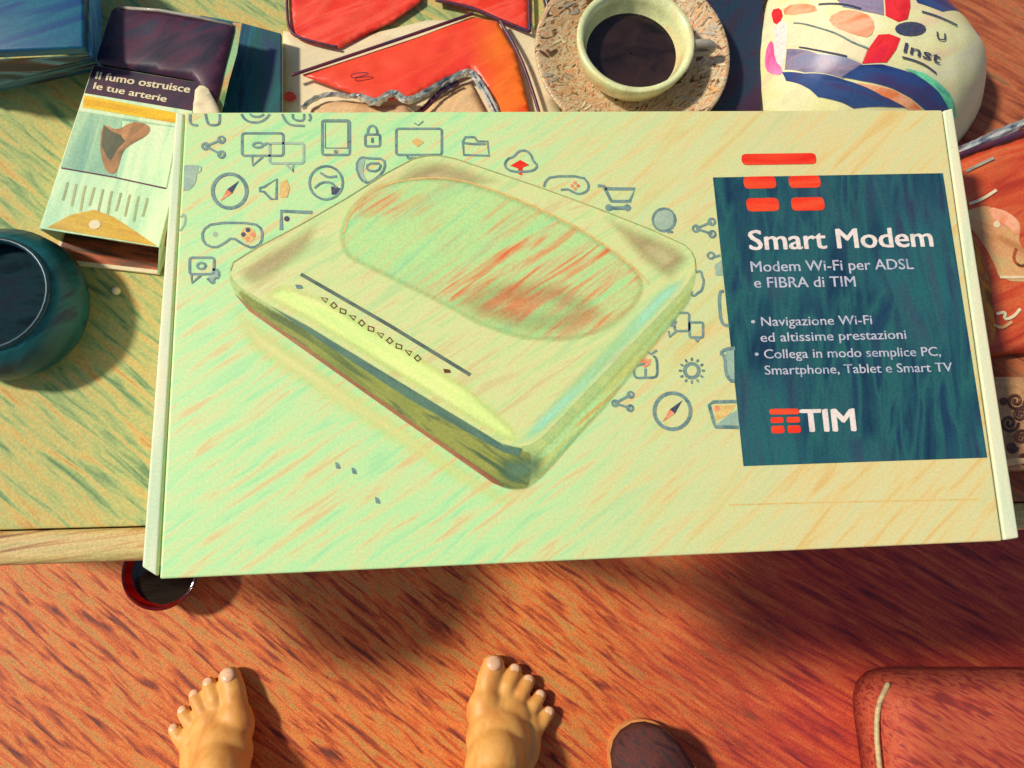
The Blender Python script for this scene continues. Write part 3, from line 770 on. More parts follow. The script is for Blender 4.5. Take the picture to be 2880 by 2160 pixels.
for i in range(10):               # columns of small print
    x0 = 190 + i * 25; y0 = 512 + i * 5
    V, Fc = ribbon(pts([(x0, y0), (x0 - 6, y0 + 25), (x0 - 14, y0 + 52 + 10 * (i % 3))], ZP + EPS), .0011)
    obj('small_print', V, Fc, M['ink_olive'], pk)
# dark lid folded back
lz = lambda x, y, d: ZP + .0012 + .0012 * (1 - math.exp(-d / .002)) + .0006 * noise.noise((x * 60, y * 60, 1))
ldq = corner_poly(pts([(322, 22), (664, 72), (608, 306), (562, 300), (558, 228), (270, 178)], ZP), .004)
slab('lid', ldq, ZP - .004, lz, M['plum'], pk, .004, True)
V, Fc = tube_mesh(pts([(338, 22), (450, 30), (560, 50), (655, 72)], ZP + .0012), .0009, 6); obj('lid_rim', V, Fc, M['ash_grey'], pk, True)
V, Fc = ribbon([Vector((p.x, p.y, ZP + .0005)) for p in pts([(668, 66), (655, 150), (632, 230), (612, 318)], ZP)], .0045); obj('lid_edge', V, Fc, M['edge_green'], pk)

# loose curled paper between the pack and the white box
cp = thing('paper_scrap', tuple(at(585, 290, .02)), 'small curled cream paper scrap between the open tobacco pack and the white box', 'paper')
sp = round_poly(pts([(548, 228), (575, 232), (592, 260), (612, 300), (622, 345), (540, 352), (535, 300)], .034), 1)
slab('curl', sp, .0305, lambda x, y, d: .0310 + .0006 * (1 - math.exp(-d / .002)) + .0012 * noise.noise((x * 200, y * 200, 3)), M['cream'], cp, .002, True)

# ------------------------------------------------------------------ teal notebook behind
nb = thing('teal_notebook', tuple(at(700, 200, 0)), 'dark teal notebook standing out between the tobacco pack and the red wrappers', 'notebook')
nq = pts([(560, 40), (680, 62), (790, 92), (790, 400), (560, 400)], .012)
bm_obj('cover', box_mesh([(v.x, v.y) for v in nq[::-1]], .0085, .0115, .0006, 2), M['teal_book'], nb)
nq2 = [v.lerp(nq[4], .02) for v in nq]
bm_obj('pages', box_mesh([(v.x, v.y) for v in nq2[::-1]], .002, .0082, .0004, 1), M['card_edge'], nb)
bm_obj('back_cover', box_mesh([(v.x, v.y) for v in nq[::-1]], .0004, .0018, .0004, 1), M['teal_book'], nb)

# ------------------------------------------------------------------ cream sheet and the red wrappers
sh = slab('paper_sheet', pts([(797, 90), (960, 118), (1200, 60), (1480, 60), (1525, 110), (1600, 420), (797, 420)], .001), .0003,
          lambda x, y, d: .0012 + .0007 * (1 + noise.noise((x * 30, y * 30, 5))), M['cream'], None, .006, True, tuple(at(1150, 300, 0)))
tag(sh, 'sheet of cream paper lying under the red wrappers', 'paper')
patch('red_mark', round_poly(pts([(800, 262), (818, 256), (836, 272), (828, 284), (800, 286)], .003), 1), lambda x, y: .0032, M['ink_red'], sh, .004)


def wrapper(name, label, poly_px, z0, z1, seam_lines, mat, group='red foil wrappers beside the patterned saucer', bulge=.0006, step=.003, rnd=.0012):
    t = thing(name, tuple(Vector((*at(*poly_px[0], z0).xy, z0))), label, 'wrapper', group)
    pl = corner_poly(pts(poly_px, z1), rnd)
    zf = lambda x, y, d: z1 - .001 + bulge * (1 - math.exp(-d / .003)) + .0005 * noise.noise((x * 55, y * 90, z1 * 300)) + .0020 * (abs(noise.noise((x * 60 - y * 45, y * 120 + x * 30, 2))) - .2) * (1 - math.exp(-d / .004))
    slab('foil_body', pl, z0, zf, M[mat], t, step, True)
    for ln, wd in seam_lines:
        p = [Vector((v.x, v.y, z1 + .0004)) for v in resample(pts(ln, z1), .004)]
        p = p[:-1] if len(ln) > 2 else p
        p = [v for v in round_poly(pts(ln, z1 + .0006), 2, False)]
        V, Fc = tube_mesh(p, wd * .7, 8); obj('crimped_seam', V, Fc, M['seam'], t, True)
    return t


wa = wrapper('red_wrapper', 'flat red wrapper at the top edge next to the teal notebook', [(806, -140), (1190, -140), (1185, 0), (1100, 60), (1030, 92), (955, 132), (870, 118), (815, 92)], .0030, .0044,
             [([(808, -130), (806, 60), (822, 98), (880, 118), (948, 132)], .0011)], 'red')
wb = wrapper('red_wrapper', 'red wrapper at the top edge touching the patterned saucer', [(1215, -140), (1478, -140), (1486, 84), (1400, 50), (1330, 18), (1230, 2)], .0030, .0044,
             [([(1225, 0), (1330, 22), (1400, 54), (1490, 90)], .0014), ([(1484, -120), (1488, 20), (1490, 88)], .0014)], 'red')
wc = wrapper('torn_red_wrapper', 'large torn red and orange wrapper with silver foil edge above the white box', [(848, 208), (960, 172), (1080, 132), (1200, 92), (1330, 44), (1400, 58), (1452, 150), (1512, 400), (1410, 400),
             (1384, 300), (1352, 222), (1325, 190), (1230, 232), (1140, 276), (1060, 280), (1000, 264)], .0062, .0078,
             [([(820, 212), (950, 168), (1140, 104), (1330, 38)], .0013), ([(1405, 56), (1460, 150), (1500, 260), (1540, 400)], .0014)], 'red_orange', bulge=.0008)
sm = round_poly(pts([(985, 212), (1000, 206), (1030, 204), (1040, 208), (1010, 216), (992, 220)], .0100), 1)
V, Fc = ribbon(sm, .0006, True); obj('printed_mark', V, Fc, M['seam'], wc)


def crumple(name, path, width, z, mat, parent, amp=.002, n=3, seed=1):
    """Crinkled foil strip following a pixel path."""
    base = resample(pts(path, z), .0022)
    k = max(2, int(len(base) * (len(path) - 1) / len(path)))
    c = round_poly(pts(path, z), 2, False)
    V = []; Fc = []
    for i, p in enumerate(c):
        d = (c[min(i + 1, len(c) - 1)] - c[max(0, i - 1)]).normalized(); s = Vector((-d.y, d.x, 0))
        for j in range(n + 1):
            u = j / n - .5
            o = p + s * u * width * (1 + .35 * noise.noise((i * .7, j, seed)))
            o.z += amp * noise.noise((i * .9, j * 1.3, seed + 4)) + (amp * .5 if j % 2 else -amp * .5)
            V.append(o)
    for i in range(len(c) - 1):
        for j in range(n):
            a = i * (n + 1) + j; Fc.append([a, a + 1, a + n + 2, a + n + 1])
    return obj(name, V, Fc, mat, parent)


crumple('torn_foil_edge', [(1010, 268), (1060, 290), (1090, 262), (1110, 258), (1145, 284), (1180, 268), (1220, 244), (1270, 218), (1322, 196), (1350, 230), (1385, 290), (1410, 350)], .0042, .0095, M['foil'], wc, .0022, 4, 2)
crumple('torn_foil_edge', [(850, 305), (880, 278), (930, 262), (980, 272), (1010, 268), (1040, 290)], .0022, .0075, M['foil'], wc, .0014, 3, 9)
fl = slab('filling', corner_poly(pts([(1170, 400), (1185, 310), (1262, 256), (1300, 230), (1325, 228), (1362, 300), (1390, 400)], .006), .002), .0031, lambda x, y, d: .0042 + .0012 * (1 - math.exp(-d / .004)), M['sand'], wc, .004, True)
crumple('torn_foil_edge', [(1170, 322), (1200, 300), (1225, 270), (1250, 250), (1290, 232)], .0026, .0085, M['seam'], wc, .0012, 3, 5)
f2 = slab('filling', corner_poly(pts([(862, 400), (872, 300), (920, 280), (990, 282), (1060, 296), (1140, 292), (1165, 320), (1150, 400)], .005), .002), .0031, lambda x, y, d: .0036 + .0010 * (1 - math.exp(-d / .004)), M['sand'], wc, .004, True)

# ------------------------------------------------------------------ dark book under the ashtray
dk = thing('dark_book', tuple(at(1850, 150, 0)), 'dark plum book lying flat under the patterned saucer', 'book')
dq = pts([(1500, -160), (2150, -160), (2138, 420), (1640, 420)], .010)
bm_obj('cover', box_mesh([(v.x, v.y) for v in dq[::-1]], .0075, .0100, .0006, 2), M['night'], dk)
dq2 = [v.lerp(dq[0] + (dq[2] - dq[0]) * .5, .02) for v in dq]
bm_obj('pages', box_mesh([(v.x, v.y) for v in dq2[::-1]], .0022, .0073, .0004, 1), M['card_edge'], dk)
bm_obj('back_cover', box_mesh([(v.x, v.y) for v in dq[::-1]], .0004, .0020, .0004, 1), M['night'], dk)

# ------------------------------------------------------------------ saucer and cup
AZ = .0102
sc_ = at(1779, 146, .022)
RO = (at(2053, 150, .022) - at(1506, 150, .022)).length / 2
asy = thing('saucer', (sc_.x, sc_.y, AZ), 'round patterned saucer with a dark-filled cup on it, above the white box', 'saucer')
prof = [(RO * .52, 0), (RO * .60, .0006), (RO * .82, .0060), (RO * .97, .0112), (RO, .0126), (RO * .985, .0134), (RO * .95, .0130), (RO * .80, .0094), (RO * .60, .0046), (RO * .50, .0036), (.0004, .0034)]
V, Fc = lathe(prof, (sc_.x, sc_.y, AZ), 72); obj('patterned_plate', V, Fc, M['ash_rim'], asy, True)
V, Fc = lathe([(RO * .52, 0), (.0004, 0)], (sc_.x, sc_.y, AZ), 48); obj('foot', V, Fc, M['ash_grey'], asy)


def plate_z(p):
    r = math.hypot(p.x - sc_.x, p.y - sc_.y) / RO
    for (r0, z0), (r1, z1) in (((.50, .0036), (.60, .0046)), ((.60, .0046), (.80, .0094)), ((.80, .0094), (.95, .0130)), ((.95, .0130), (1.1, .0134))):
        if r <= r1: return AZ + z0 + (z1 - z0) * (r - r0) / (r1 - r0)
    return AZ + .0134


rnd_ = random.Random(4)
for i in range(72):               # painted marks scattered round the plate
    a = i * 2 * math.pi / 72 * 3.01 + rnd_.uniform(-.05, .05)
    r0 = RO * rnd_.uniform(.70, .93)
    c = Vector((sc_.x + r0 * math.cos(a), sc_.y + r0 * math.sin(a), 0)); an = R(38 if rnd_.random() < .6 else -35) + rnd_.uniform(-.4, .4)
    d = Vector((math.cos(an), math.sin(an), 0)); s_ = Vector((-d.y, d.x, 0)); ln, wd = rnd_.uniform(.0012, .0040), rnd_.uniform(.0005, .0011)
    o = [c + d * ln * math.cos(t) + s_ * wd * math.sin(t) for t in [k * math.pi / 5 for k in range(10)]]
    obj('painted_mark', [Vector((p.x, p.y, plate_z(p) + .0004)) for p in o], [list(range(10))], M[('ash_dot', 'ash_grey', 'tan_ink', 'cream')[i % 4]], asy)
CZ = AZ + .0042
cz_ = at(1770, 118, .050)
cc_ = Vector((sc_.x - .0010, sc_.y - .0015, CZ))
RI = RO * .565
cpx = thing('coffee_cup', tuple(cc_), 'small pale ceramic cup filled with a dark drink on the patterned saucer', 'cup')
prof = [(RI * .70, 0), (RI * .76, .0008), (RI * .92, .007), (RI * 1.00, .014), (RI * 1.04, .0205), (RI * 1.02, .0215), (RI * .93, .0208), (RI * .88, .015), (RI * .82, .009), (RI * .66, .003), (.0004, .0022)]
V, Fc = lathe(prof, cc_, 64); obj('cup_wall', V, Fc, M['ash_glaze'], cpx, True)
V, Fc = lathe([(RI * .70, 0), (.0004, 0)], cc_, 40); obj('cup_foot', V, Fc, M['ash_glaze'], cpx)
V, Fc = lathe([(.0004, .0085), (RI * .78, .0085), (RI * .815, .0087)], cc_, 48); obj('drink_or_shade', V, [f[::-1] for f in Fc], M['ash'], cpx, True)
hp = [cc_ + Vector((r_, -.001, z_)) for r_, z_ in ((RI * .98, .018), (RI * 1.30, .0185), (RI * 1.44, .0150), (RI * 1.30, .0115), (RI * .96, .010))]
hp = round_poly(hp, 2, False)
V, Fc = tube_mesh(hp, .0024, 10); obj('handle', V, Fc, M['ash_grey'], cpx, True)

# ------------------------------------------------------------------ printed cream pouch, top right
def pouch_z(x, y):
    u = (x - PC.x) / PRX; v = (y - PC.y) / PRY
    return max(0.0, .046 * (max(0.0, 1 - (u * u + v * v) * .82)) ** .55)


PC = at(2460, 170, .02)
PRX = (at(2830, 170, .02) - at(2130, 170, .02)).length / 2 * 1.02
PRY = PRX * .80
po = thing('printed_pouch', (PC.x, PC.y, 0), 'plump cream printed pouch with red stripe, dark oval and navy band, top right', 'pouch')
pouch_px = [(2150, 40), (2190, -60), (2330, -130), (2520, -110), (2640, 0), (2730, 80), (2790, 150), (2803, 215), (2785, 290), (2740, 360), (2690, 412), (2560, 440), (2340, 430), (2200, 360), (2150, 270), (2140, 150)]
# outlines were read at the height of the skin, so each point goes to the surface height found there


def on_pouch(px):
    z = .02
    for _ in range(8):
        p = at(*px, z); z = pouch_z(p.x, p.y)
    return at(*px, z)


pp = [Vector((p.x, p.y)) for p in round_poly(pts(pouch_px, .016), 1)]
slab('skin', pp, .0004, lambda x, y, d: .006 + pouch_z(x, y) * (1 - math.exp(-d / .010)) + .0005 * noise.noise((x * 90, y * 90, 7)), M['pouch'], po, .0020, True)
rim2 = pp


def pz(x, y):
    d = edge_dist(Vector((x, y)), rim2) if inside(Vector((x, y)), rim2) else 0
    return .006 + pouch_z(x, y) * (1 - math.exp(-d / .010)) + .0005 * noise.noise((x * 90, y * 90, 7)) + .00016


def solve(px):
    z = .02
    for _ in range(14):
        p = at(*px, z); z = .5 * z + .5 * pz(p.x, p.y)
    return at(*px, z)


def pprint(name, px, mat, k=0, rnd=1):
    pl = round_poly([solve(p) for p in px], rnd) if rnd else [solve(p) for p in px]
    return patch(name, pl, lambda x, y: pz(x, y) + k * .00010, M[mat], po, .0018)


pprint('red_stripe', [(2484, -20), (2556, -20), (2560, 20), (2552, 54), (2526, 62), (2490, 44)], 'crimson', 2, 0)
pprint('red_stripe', [(2470, 98), (2500, 96), (2532, 108), (2520, 140), (2494, 176), (2424, 180), (2440, 140)], 'crimson', 2, 0)
pprint('dark_oval', circ((2560, 82), 44, 16, 20), 'ink_dark', 3, 0)
pprint('white_edge', [(2170, 62), (2214, 56), (2212, 130), (2200, 196), (2172, 200)], 'ink_white', 1, 1)
pprint('pink_edge', [(2156, 130), (2172, 110), (2178, 170), (2202, 196), (2196, 214), (2160, 208), (2148, 180)], 'pink', 2, 1)
pprint('crimson_edge', [(2166, 30), (2196, 22), (2202, 54), (2176, 76)], 'crimson', 3, 1)
pprint('grey_field', [(2216, 54), (2300, 66), (2380, 92), (2440, 136), (2424, 176), (2300, 148), (2212, 132)], 'cream', 1, 0)
pprint('peach_field', [(2200, 18), (2290, 12), (2300, 36), (2208, 50)], 'peach', 1, 1)
pprint('peach_field', [(2326, 50), (2372, 26), (2434, 36), (2462, 66), (2448, 108), (2402, 98), (2345, 78)], 'peach', 2, 1)
pprint('pale_blue_field', [(2330, -20), (2480, -20), (2486, 44), (2440, 34), (2370, 20)], 'lilac', 1, 0)
pprint('lilac_band', [(2212, 138), (2300, 152), (2424, 180), (2372, 222), (2262, 204), (2206, 196)], 'lilac', 2, 0)
pprint('navy_band', [(2198, 204), (2262, 208), (2376, 226), (2480, 268), (2560, 306), (2400, 306), (2300, 274), (2210, 228)], 'navy', 3, 0)
pprint('navy_band', [(2366, 218), (2420, 184), (2480, 182), (2560, 205), (2640, 260), (2674, 326), (2660, 350), (2600, 310), (2510, 250), (2420, 228)], 'navy', 4, 0)
pprint('orange_field', [(2402, 234), (2510, 254), (2596, 312), (2566, 318), (2480, 270)], 'peach', 3.5, 0)
pprint('green_stripe', [(2540, 192), (2600, 208), (2668, 262), (2690, 330), (2674, 334), (2640, 262)], 'green_ink', 5, 0)
pprint('blue_edge', [(2570, -10), (2640, 4), (2720, 62), (2760, 104), (2722, 84), (2650, 34), (2580, 8)], 'navy', 1, 0)
for ln in ([(2230, 66), (2290, 78), (2350, 96), (2400, 124), (2440, 138)], [(2245, 134), (2300, 146), (2380, 160)], [(2590, 34), (2640, 50), (2690, 74)],
           [(2535, 162), (2590, 178), (2632, 208)], [(2300, 14), (2360, 12), (2420, 26)]):
    p = round_poly([solve(v) for v in ln], 2, False)
    V, Fc = ribbon([Vector((v.x, v.y, pz(v.x, v.y) + .0007)) for v in p], .0009); obj('printed_line', V, Fc, M['ink_dark' if ln[0][0] > 2240 else 'ink_icon'], po)
for lt, (x0, y0), (x1, y1), hh in (('Inst', (2538, 148), (2640, 182), 27), ('U', (2632, 112), (2658, 118), 24)):
    v, f = fontmesh(lt, .01)
    ax0 = min(q_.x for q_ in v); ax1 = max(q_.x for q_ in v)
    a_, b_ = solve((x0, y0)), solve((x1, y1)); ex = (b_ - a_); ex.z = 0; pe = Vector((-ex.y, ex.x, 0)).normalized() * (hh / 5600)
    W_ = []
    for q_ in v:
        p = a_ + ex * ((q_.x - ax0) / (ax1 - ax0)) + pe * q_.y / .73
        W_.append((p.x, p.y, pz(p.x, p.y) + .0008))
    obj('lettering', W_, f, M['ink_dark'], po)

# ------------------------------------------------------------------ right-hand side: dull red packet and scrollwork tin
rp = thing('emblem_packet', tuple(at(2790, 700, 0)), 'dull red packet with a tan emblem to the right of the teal panel', 'packet')
RZ = .010
rpx = [(2640, 460), (2720, 428), (2800, 398), (2900, 368), (3060, 330), (3060, 985), (2880, 985), (2800, 1000), (2680, 1000), (2640, 800)]
rzf = lambda x, y: RZ + .0012 * noise.noise((x * 50, y * 50, 11)) + .0004 * noise.noise((x * 160, y * 190, 3))
slab('foil_body', corner_poly(pts(rpx, RZ), .003), .0004, lambda x, y, d: rzf(x, y) - .004 * math.exp(-d / .003), M['red_dull'], rp, .004, True)
pr = lambda name, px, mat, k=1, rnd=1: patch(name, round_poly(pts(px, RZ), rnd), lambda x, y: rzf(x, y) + .0003 * k, M[mat], rp, .003)
pr('emblem', [(2712, 598), (2736, 586), (2775, 578), (2800, 590), (2850, 606), (2872, 634), (2862, 672), (2880, 706), (2930, 730), (2930, 796), (2812, 790), (2792, 732), (2744, 660), (2720, 634)], 'tan_ink')
pr('emblem_highlight', [(2776, 580), (2840, 598), (2866, 630), (2858, 668), (2838, 640), (2790, 618)], 'peach', 2)
pr('emblem_eye', circ((2802, 632), 10, 8), 'cream', 2, 0)
pr('gold_side', [(2722, 640), (2748, 690), (2778, 760), (2792, 860), (2800, 970), (2770, 970), (2740, 860), (2716, 720)], 'gold_seam', 1)
for ln, m_ in (([(2725, 574), (2760, 562), (2800, 536)], 'cream'), ([(2716, 482), (2750, 466), (2792, 446)], 'ash_grey'), ([(2800, 884), (2830, 876), (2820, 900), (2850, 892), (2870, 868)], 'cream'),
               ([(2790, 915), (2815, 925), (2845, 905)], 'tan_ink'), ([(2810, 780), (2900, 782)], 'cream'), ([(2856, 700), (2846, 730), (2866, 752), (2880, 746)], 'rust')):
    V, Fc = ribbon([Vector((v.x, v.y, rzf(v.x, v.y) + .0007)) for v in round_poly(pts(ln, RZ), 2, False)], .0016); obj('printed_stroke', V, Fc, M[m_], rp)
V, Fc = tube_mesh([Vector((v.x, v.y, RZ - .001)) for v in pts([(2650, 452), (2760, 412), (2880, 372), (3000, 340)], RZ)], .0016, 8); obj('crimped_seam', V, Fc, M['seam'], rp, True)
crumple('crinkled_edge', [(2690, 430), (2760, 398), (2830, 366), (2900, 340)], .005, .006, M['foil'], rp, .0016, 3, 12)

tn = thing('scrollwork_tin', tuple(at(2860, 1180, 0)), 'tan scrollwork tin at the right edge below the dull red packet', 'tin')
TZ = .014
bm_obj('tin_body', box_mesh([(v.x, v.y) for v in pts([(2780, 1058), (3060, 1058), (3090, 1316), (2800, 1322)], TZ)[::-1]], .0004, TZ, .002, 3), M['tin'], tn, True)
for cx, cy, r0, tw in ((2856, 1128, 26, 1), (2868, 1168, 20, -1), (2838, 1190, 26, 1), (2872, 1230, 22, -1), (2846, 1258, 16, 1), (2880, 1290, 18, 1), (2822, 1130, 10, -1)):
    sp_ = [(cx + r0 * (1 - t / 22) * math.cos(tw * t * .55), cy + r0 * (1 - t / 22) * math.sin(tw * t * .55)) for t in range(20)]
    V, Fc = tube_mesh([Vector((v.x, v.y, TZ + .0002)) for v in pts(sp_, TZ)], .0008, 6); obj('scroll', V, Fc, M['tin_scroll'], tn, True)
V, Fc = tube_mesh([Vector((v.x, v.y, TZ)) for v in pts([(2812, 1306), (2860, 1296), (2920, 1300), (3000, 1298)], TZ)], .0018, 8); obj('rim_bead', V, Fc, M['sand'], tn, True)

# ------------------------------------------------------------------ teal cup at the left edge
cc = at(66, 880, 0)
cu = thing('teal_pot', (cc.x, cc.y, 0), 'squat dark teal glazed pot cut off by the left edge of the picture', 'pot')
prof = [(.0004, .0006), (.027, .0006), (.034, .004), (.0372, .012), (.0362, .021), (.031, .028), (.0275, .0305), (.0262, .0305), (.0255, .0285), (.029, .024), (.031, .015), (.026, .006), (.0004, .005)]
V, Fc = lathe(prof, (cc.x, cc.y, 0), 56); obj('pot_body', V, Fc, M['teal_cup'], cu, True)
V, Fc = lathe([(.0004, .022), (.0300, .022)], (cc.x, cc.y, 0), 40); obj('contents', V, [f[::-1] for f in Fc], M['pot_fill'], cu, True)
V, Fc = tube_mesh([Vector((cc.x + .0268 * math.cos(a), cc.y + .0268 * math.sin(a), .0306)) for a in [k * math.pi / 20 for k in range(41)]], .0013, 8, False); obj('rim', V, Fc, M['pot_rim'], cu, True)
# small bead near the cup
bc = at(325, 817, .003)
bm = bmesh.new(); bmesh.ops.create_icosphere(bm, subdivisions=2, radius=.0022, matrix=Matrix.Translation((bc.x, bc.y, .0024)))
tag(bm_obj('crumb', bm, M['cream'], None, True, (bc.x, bc.y, 0)), 'tiny pale crumb on the table below the open tobacco pack', 'crumb')

# ------------------------------------------------------------------ wine-red glass bowl on the floor
gc = at(462, 1608, FLOOR + .03)
gb = thing('glass_bowl', (gc.x, gc.y, FLOOR), 'small wine-red glass bowl on the floor under the lower left corner of the white box', 'bowl')
prof = [(.0004, .001), (.022, .001), (.026, .004), (.038, .022), (.044, .042), (.0445, .0445), (.043, .0455), (.0415, .044), (.036, .024), (.022, .008), (.0004, .006)]
V, Fc = lathe(prof, (gc.x, gc.y, FLOOR), 56); obj('bowl_body', V, Fc, M['wine_glass'], gb, True)
V, Fc = lathe([(.0004, .030), (.036, .030), (.0378, .0305)], (gc.x, gc.y, FLOOR), 40); obj('drink_or_shade', V, [f[::-1] for f in Fc], M['drink'], gb, True)  # dark disc added as the shade inside the bowl

# ------------------------------------------------------------------ stool at the bottom right
SZ = FLOOR + .08
st = thing('padded_pouf', (*at(2760, 2160, SZ).xy, FLOOR), 'red-brown padded pouf with a painted sunlit edge at the lower right corner', 'pouf')
c0 = at(2470, 1900, SZ)
sq = corner_poly([c0, c0 + Vector((.42, -.02, 0)), c0 + Vector((.44, -.42, 0)), c0 + Vector((.01, -.42, 0))], .055, 8)
slab('cushion', sq, FLOOR + .001, lambda x, y, d: SZ - .040 * math.exp(-d / .014) + .003 * noise.noise((x * 14, y * 14, 4)), M['leather'], st, .010, True)
pi_ = [Vector((v.x - .004, v.y, SZ - .024)) for v in round_poly([c0 + Vector((.028, -.012, 0)), c0 + Vector((.006, -.045, 0)), c0 + Vector((.003, -.12, 0)), c0 + Vector((.006, -.25, 0)), c0 + Vector((.010, -.40, 0))], 2, False)]
V, Fc = tube_mesh(pi_, [.0006] + [.0032] * (len(pi_) - 2) + [.002], 8); obj('painted_sun_edge', V, Fc, M['sun_edge'], st, True)  # pale strip paints sunlight onto the pouf's left edge

# ------------------------------------------------------------------ unseen stool added left of the table to shade the floor below the box
rs = thing('added_shade_stool', (-.535, .108, FLOOR), 'unseen round stool added left of the frame to cast shade under the white box', 'stool')
V, Fc = lathe([(.0004, .495), (.128, .495), (.138, .488), (.140, .470), (.134, .462), (.0004, .462)], (-.535, .108, FLOOR), 48)
obj('seat', V, [f[::-1] for f in Fc], M['dark_wood'], rs, True)
for k in range(3):
    a = R(90 + 120 * k); d = Vector((math.cos(a), math.sin(a), 0))
    V, Fc = tube_mesh([Vector((-.535, .108, FLOOR + .461)) + d * .09, Vector((-.535, .108, FLOOR + .001)) + d * .10], [.017, .013], 12); obj('leg', V, Fc, M['dark_wood'], rs, True)

# ------------------------------------------------------------------ dark slipper on the floor
s0 = at(1815, 2118, FLOOR + .03)
sl = thing('slipper', (s0.x, s0.y, FLOOR), 'dark felt slipper on the floor to the right of the bare feet', 'slipper')
ax = Vector((-.45, .9, 0)).normalized(); sd_ = Vector((ax.y, -ax.x, 0))
out = [(-.050, -.20), (-.048, -.10), (-.052, -.04), (-.044, .012), (-.020, .036), (.012, .036), (.038, .012), (.046, -.04), (.040, -.10), (.038, -.20), (.02, -.232), (-.02, -.235)]
wo = round_poly([Vector((s0.x, s0.y, 0)) + sd_ * a_ + ax * b_ for a_, b_ in out], 2)
slab('sole', wo, FLOOR + .0005, lambda x, y, d: FLOOR + .014, M['slipper_sole'], sl, .012)


def up_z(x, y):
    q_ = Vector((x, y, 0)) - Vector((s0.x, s0.y, 0)); a_, b_ = q_.dot(sd_), q_.dot(ax)
    return FLOOR + .0145 + .05 * max(0, 1 - (a_ / .052) ** 2) ** .5 * min(1, max(0, (.042 - b_) / .05)) ** .5


uo = round_poly([Vector((s0.x, s0.y, 0)) + sd_ * a_ + ax * b_ for a_, b_ in [(-.050, -.075), (-.05, -.04), (-.042, .010), (-.020, .033), (.012, .033), (.036, .010), (.044, -.04), (.042, -.075), (.02, -.06), (0, -.055), (-.02, -.06)]], 1)
slab('upper', uo, FLOOR + .0142, lambda x, y, d: up_z(x, y), M['slipper'], sl, .006, True)
io = [(s0 + sd_ * a_ + ax * b_) for a_, b_ in ((-.032, -.19), (-.034, -.08), (.032, -.08), (.028, -.19))]
patch('insole', corner_poly([Vector((v.x, v.y, 0)) for v in io], .015), lambda x, y: FLOOR + .0146, M['slipper_lining'], sl, .02)

# ------------------------------------------------------------------ bare feet and legs of the seated person
bm = bmesh.new()


def blob(c, r):
    m4 = Matrix.Translation(c) @ Matrix.Diagonal((*(r if hasattr(r, '__len__') else (r, r, r)), 1))
    bmesh.ops.create_icosphere(bm, subdivisions=3, radius=1, matrix=m4)


def limb(a, b, ra, rb, n=8):
    for i in range(n + 1):
        t = i / n; blob(a.lerp(b, t), ra + (rb - ra) * t)


NAILS = []


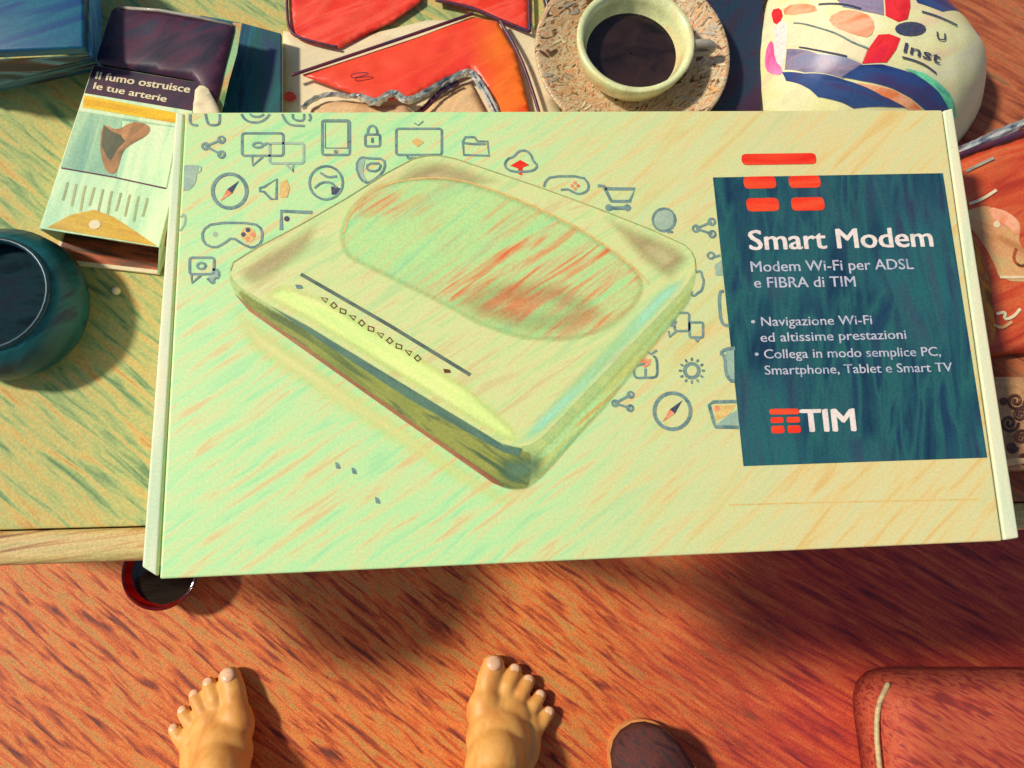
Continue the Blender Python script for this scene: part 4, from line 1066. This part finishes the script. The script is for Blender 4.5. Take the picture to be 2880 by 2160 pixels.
def foot(tip_px, yaw, mirror, wide=1.04):
    rot = Matrix.Rotation(yaw, 4, 'Z') @ Matrix.Diagonal((-wide if mirror else wide, .9, 1, 1))
    tip = at(*tip_px, FLOOR + .012)
    org = Vector((tip.x, tip.y, FLOOR + .001)) - rot @ Vector((-.024, .250, 0))
    Lc = lambda x, y, z: org + rot @ Vector((x, y, z))

    def el(x, y, z, rx, ry, rz):
        m4 = Matrix.Translation(org) @ rot @ Matrix.Translation((x, y, z)) @ Matrix.Diagonal((rx, ry, rz, 1))
        bmesh.ops.create_icosphere(bm, subdivisions=3, radius=1, matrix=m4)
    el(0, .034, .030, .029, .034, .030); el(0, .05, .05, .030, .036, .034); el(0, .066, .085, .034, .038, .038)
    el(-.004, .092, .062, .031, .046, .044); el(-.006, .122, .048, .033, .046, .038); el(-.006, .148, .032, .037, .040, .027)
    el(.014, .10, .025, .026, .060, .024); el(.022, .140, .019, .024, .040, .018)
    el(-.026, .178, .022, .021, .032, .020); el(.000, .172, .021, .030, .032, .018); el(.026, .158, .016, .019, .030, .0145)
    for chain in ([(-.028, .200, .018, .0145), (-.028, .218, .016, .0140), (-.026, .236, .0135, .0125)],
                  [(-.008, .196, .018, .0092), (-.005, .213, .019, .0086), (-.001, .226, .014, .0082), (.001, .234, .0095, .0078)],
                  [(.0085, .190, .017, .0086), (.013, .206, .018, .0080), (.018, .218, .013, .0077), (.020, .224, .0090, .0073)],
                  [(.0245, .180, .015, .0082), (.030, .194, .016, .0077), (.035, .203, .012, .0074), (.037, .208, .0088, .0070)],
                  [(.039, .164, .013, .0080), (.045, .177, .0135, .0077), (.049, .185, .0105, .0074), (.051, .189, .0085, .0070)]):
        chain = [(x_ * .96, y_, z_, r_ * (1.06 if x_ < -.02 else 1.13)) for x_, y_, z_, r_ in chain]
        for (x0, y0, z0, r0), (x1, y1, z1, r1) in zip(chain, chain[1:]):
            for i in range(5):
                t = i / 4; el(x0 + (x1 - x0) * t, y0 + (y1 - y0) * t, z0 + (z1 - z0) * t, *(3 * [r0 + (r1 - r0) * t]))
        x, y, z, r = chain[-1]
        NAILS.append((Lc(x - .0005, y + r * .22, z + r * .78), r, rot))
    ank = Lc(0, .058, .095)
    return ank


ar = foot((1396, 1838), R(-13), False)
al = foot((640, 1872), R(12), True, 1.0)
kr = ar + Vector((.02, -.10, .36)); kl = al + Vector((.0, -.10, .36))
hr = Vector((.02, -.86, FLOOR + .50)); hl = Vector((-.18, -.86, FLOOR + .50))
for a_, k_, h_ in ((ar, kr, hr), (al, kl, hl)):
    limb(a_, a_.lerp(k_, .55) + Vector((0, -.012, 0)), .036, .052, 10); limb(a_.lerp(k_, .55) + Vector((0, -.012, 0)), k_, .052, .054, 8)
    limb(k_, h_, .056, .082, 14)
limb(hr, hl, .10, .10, 8); limb(hr.lerp(hl, .5), hr.lerp(hl, .5) + Vector((0, -.03, .22)), .12, .13, 8)
me = bpy.data.meshes.new('person'); bm.to_mesh(me); bm.free()
ps = bpy.data.objects.new('person', me); COL.objects.link(ps)
rm = ps.modifiers.new('remesh', 'REMESH'); rm.mode = 'VOXEL'; rm.voxel_size = .0024
sm_ = ps.modifiers.new('smooth', 'SMOOTH'); sm_.factor = .5; sm_.iterations = 7
dg = bpy.context.evaluated_depsgraph_get(); dg.update()
me2 = bpy.data.meshes.new_from_object(ps.evaluated_get(dg)); ps.modifiers.clear()
ps.data = me2; bpy.data.meshes.remove(me); me2.name = 'person'
me2.materials.clear(); me2.materials.append(M['skin'])
for p in me2.polygons: p.use_smooth = True
tag(ps, 'bare feet of a seated person on the orange floor at the lower edge', 'person')
for c_, r_, rot in NAILS:
    b2 = bmesh.new()
    m4 = Matrix.Translation(c_) @ rot @ Matrix.Rotation(R(-22), 4, 'X') @ Matrix.Diagonal((r_ * .68, r_ * .80, r_ * .26, 1))
    bmesh.ops.create_icosphere(b2, subdivisions=2, radius=1, matrix=m4)
    bm_obj('toenail', b2, M['nail'], ps, True)
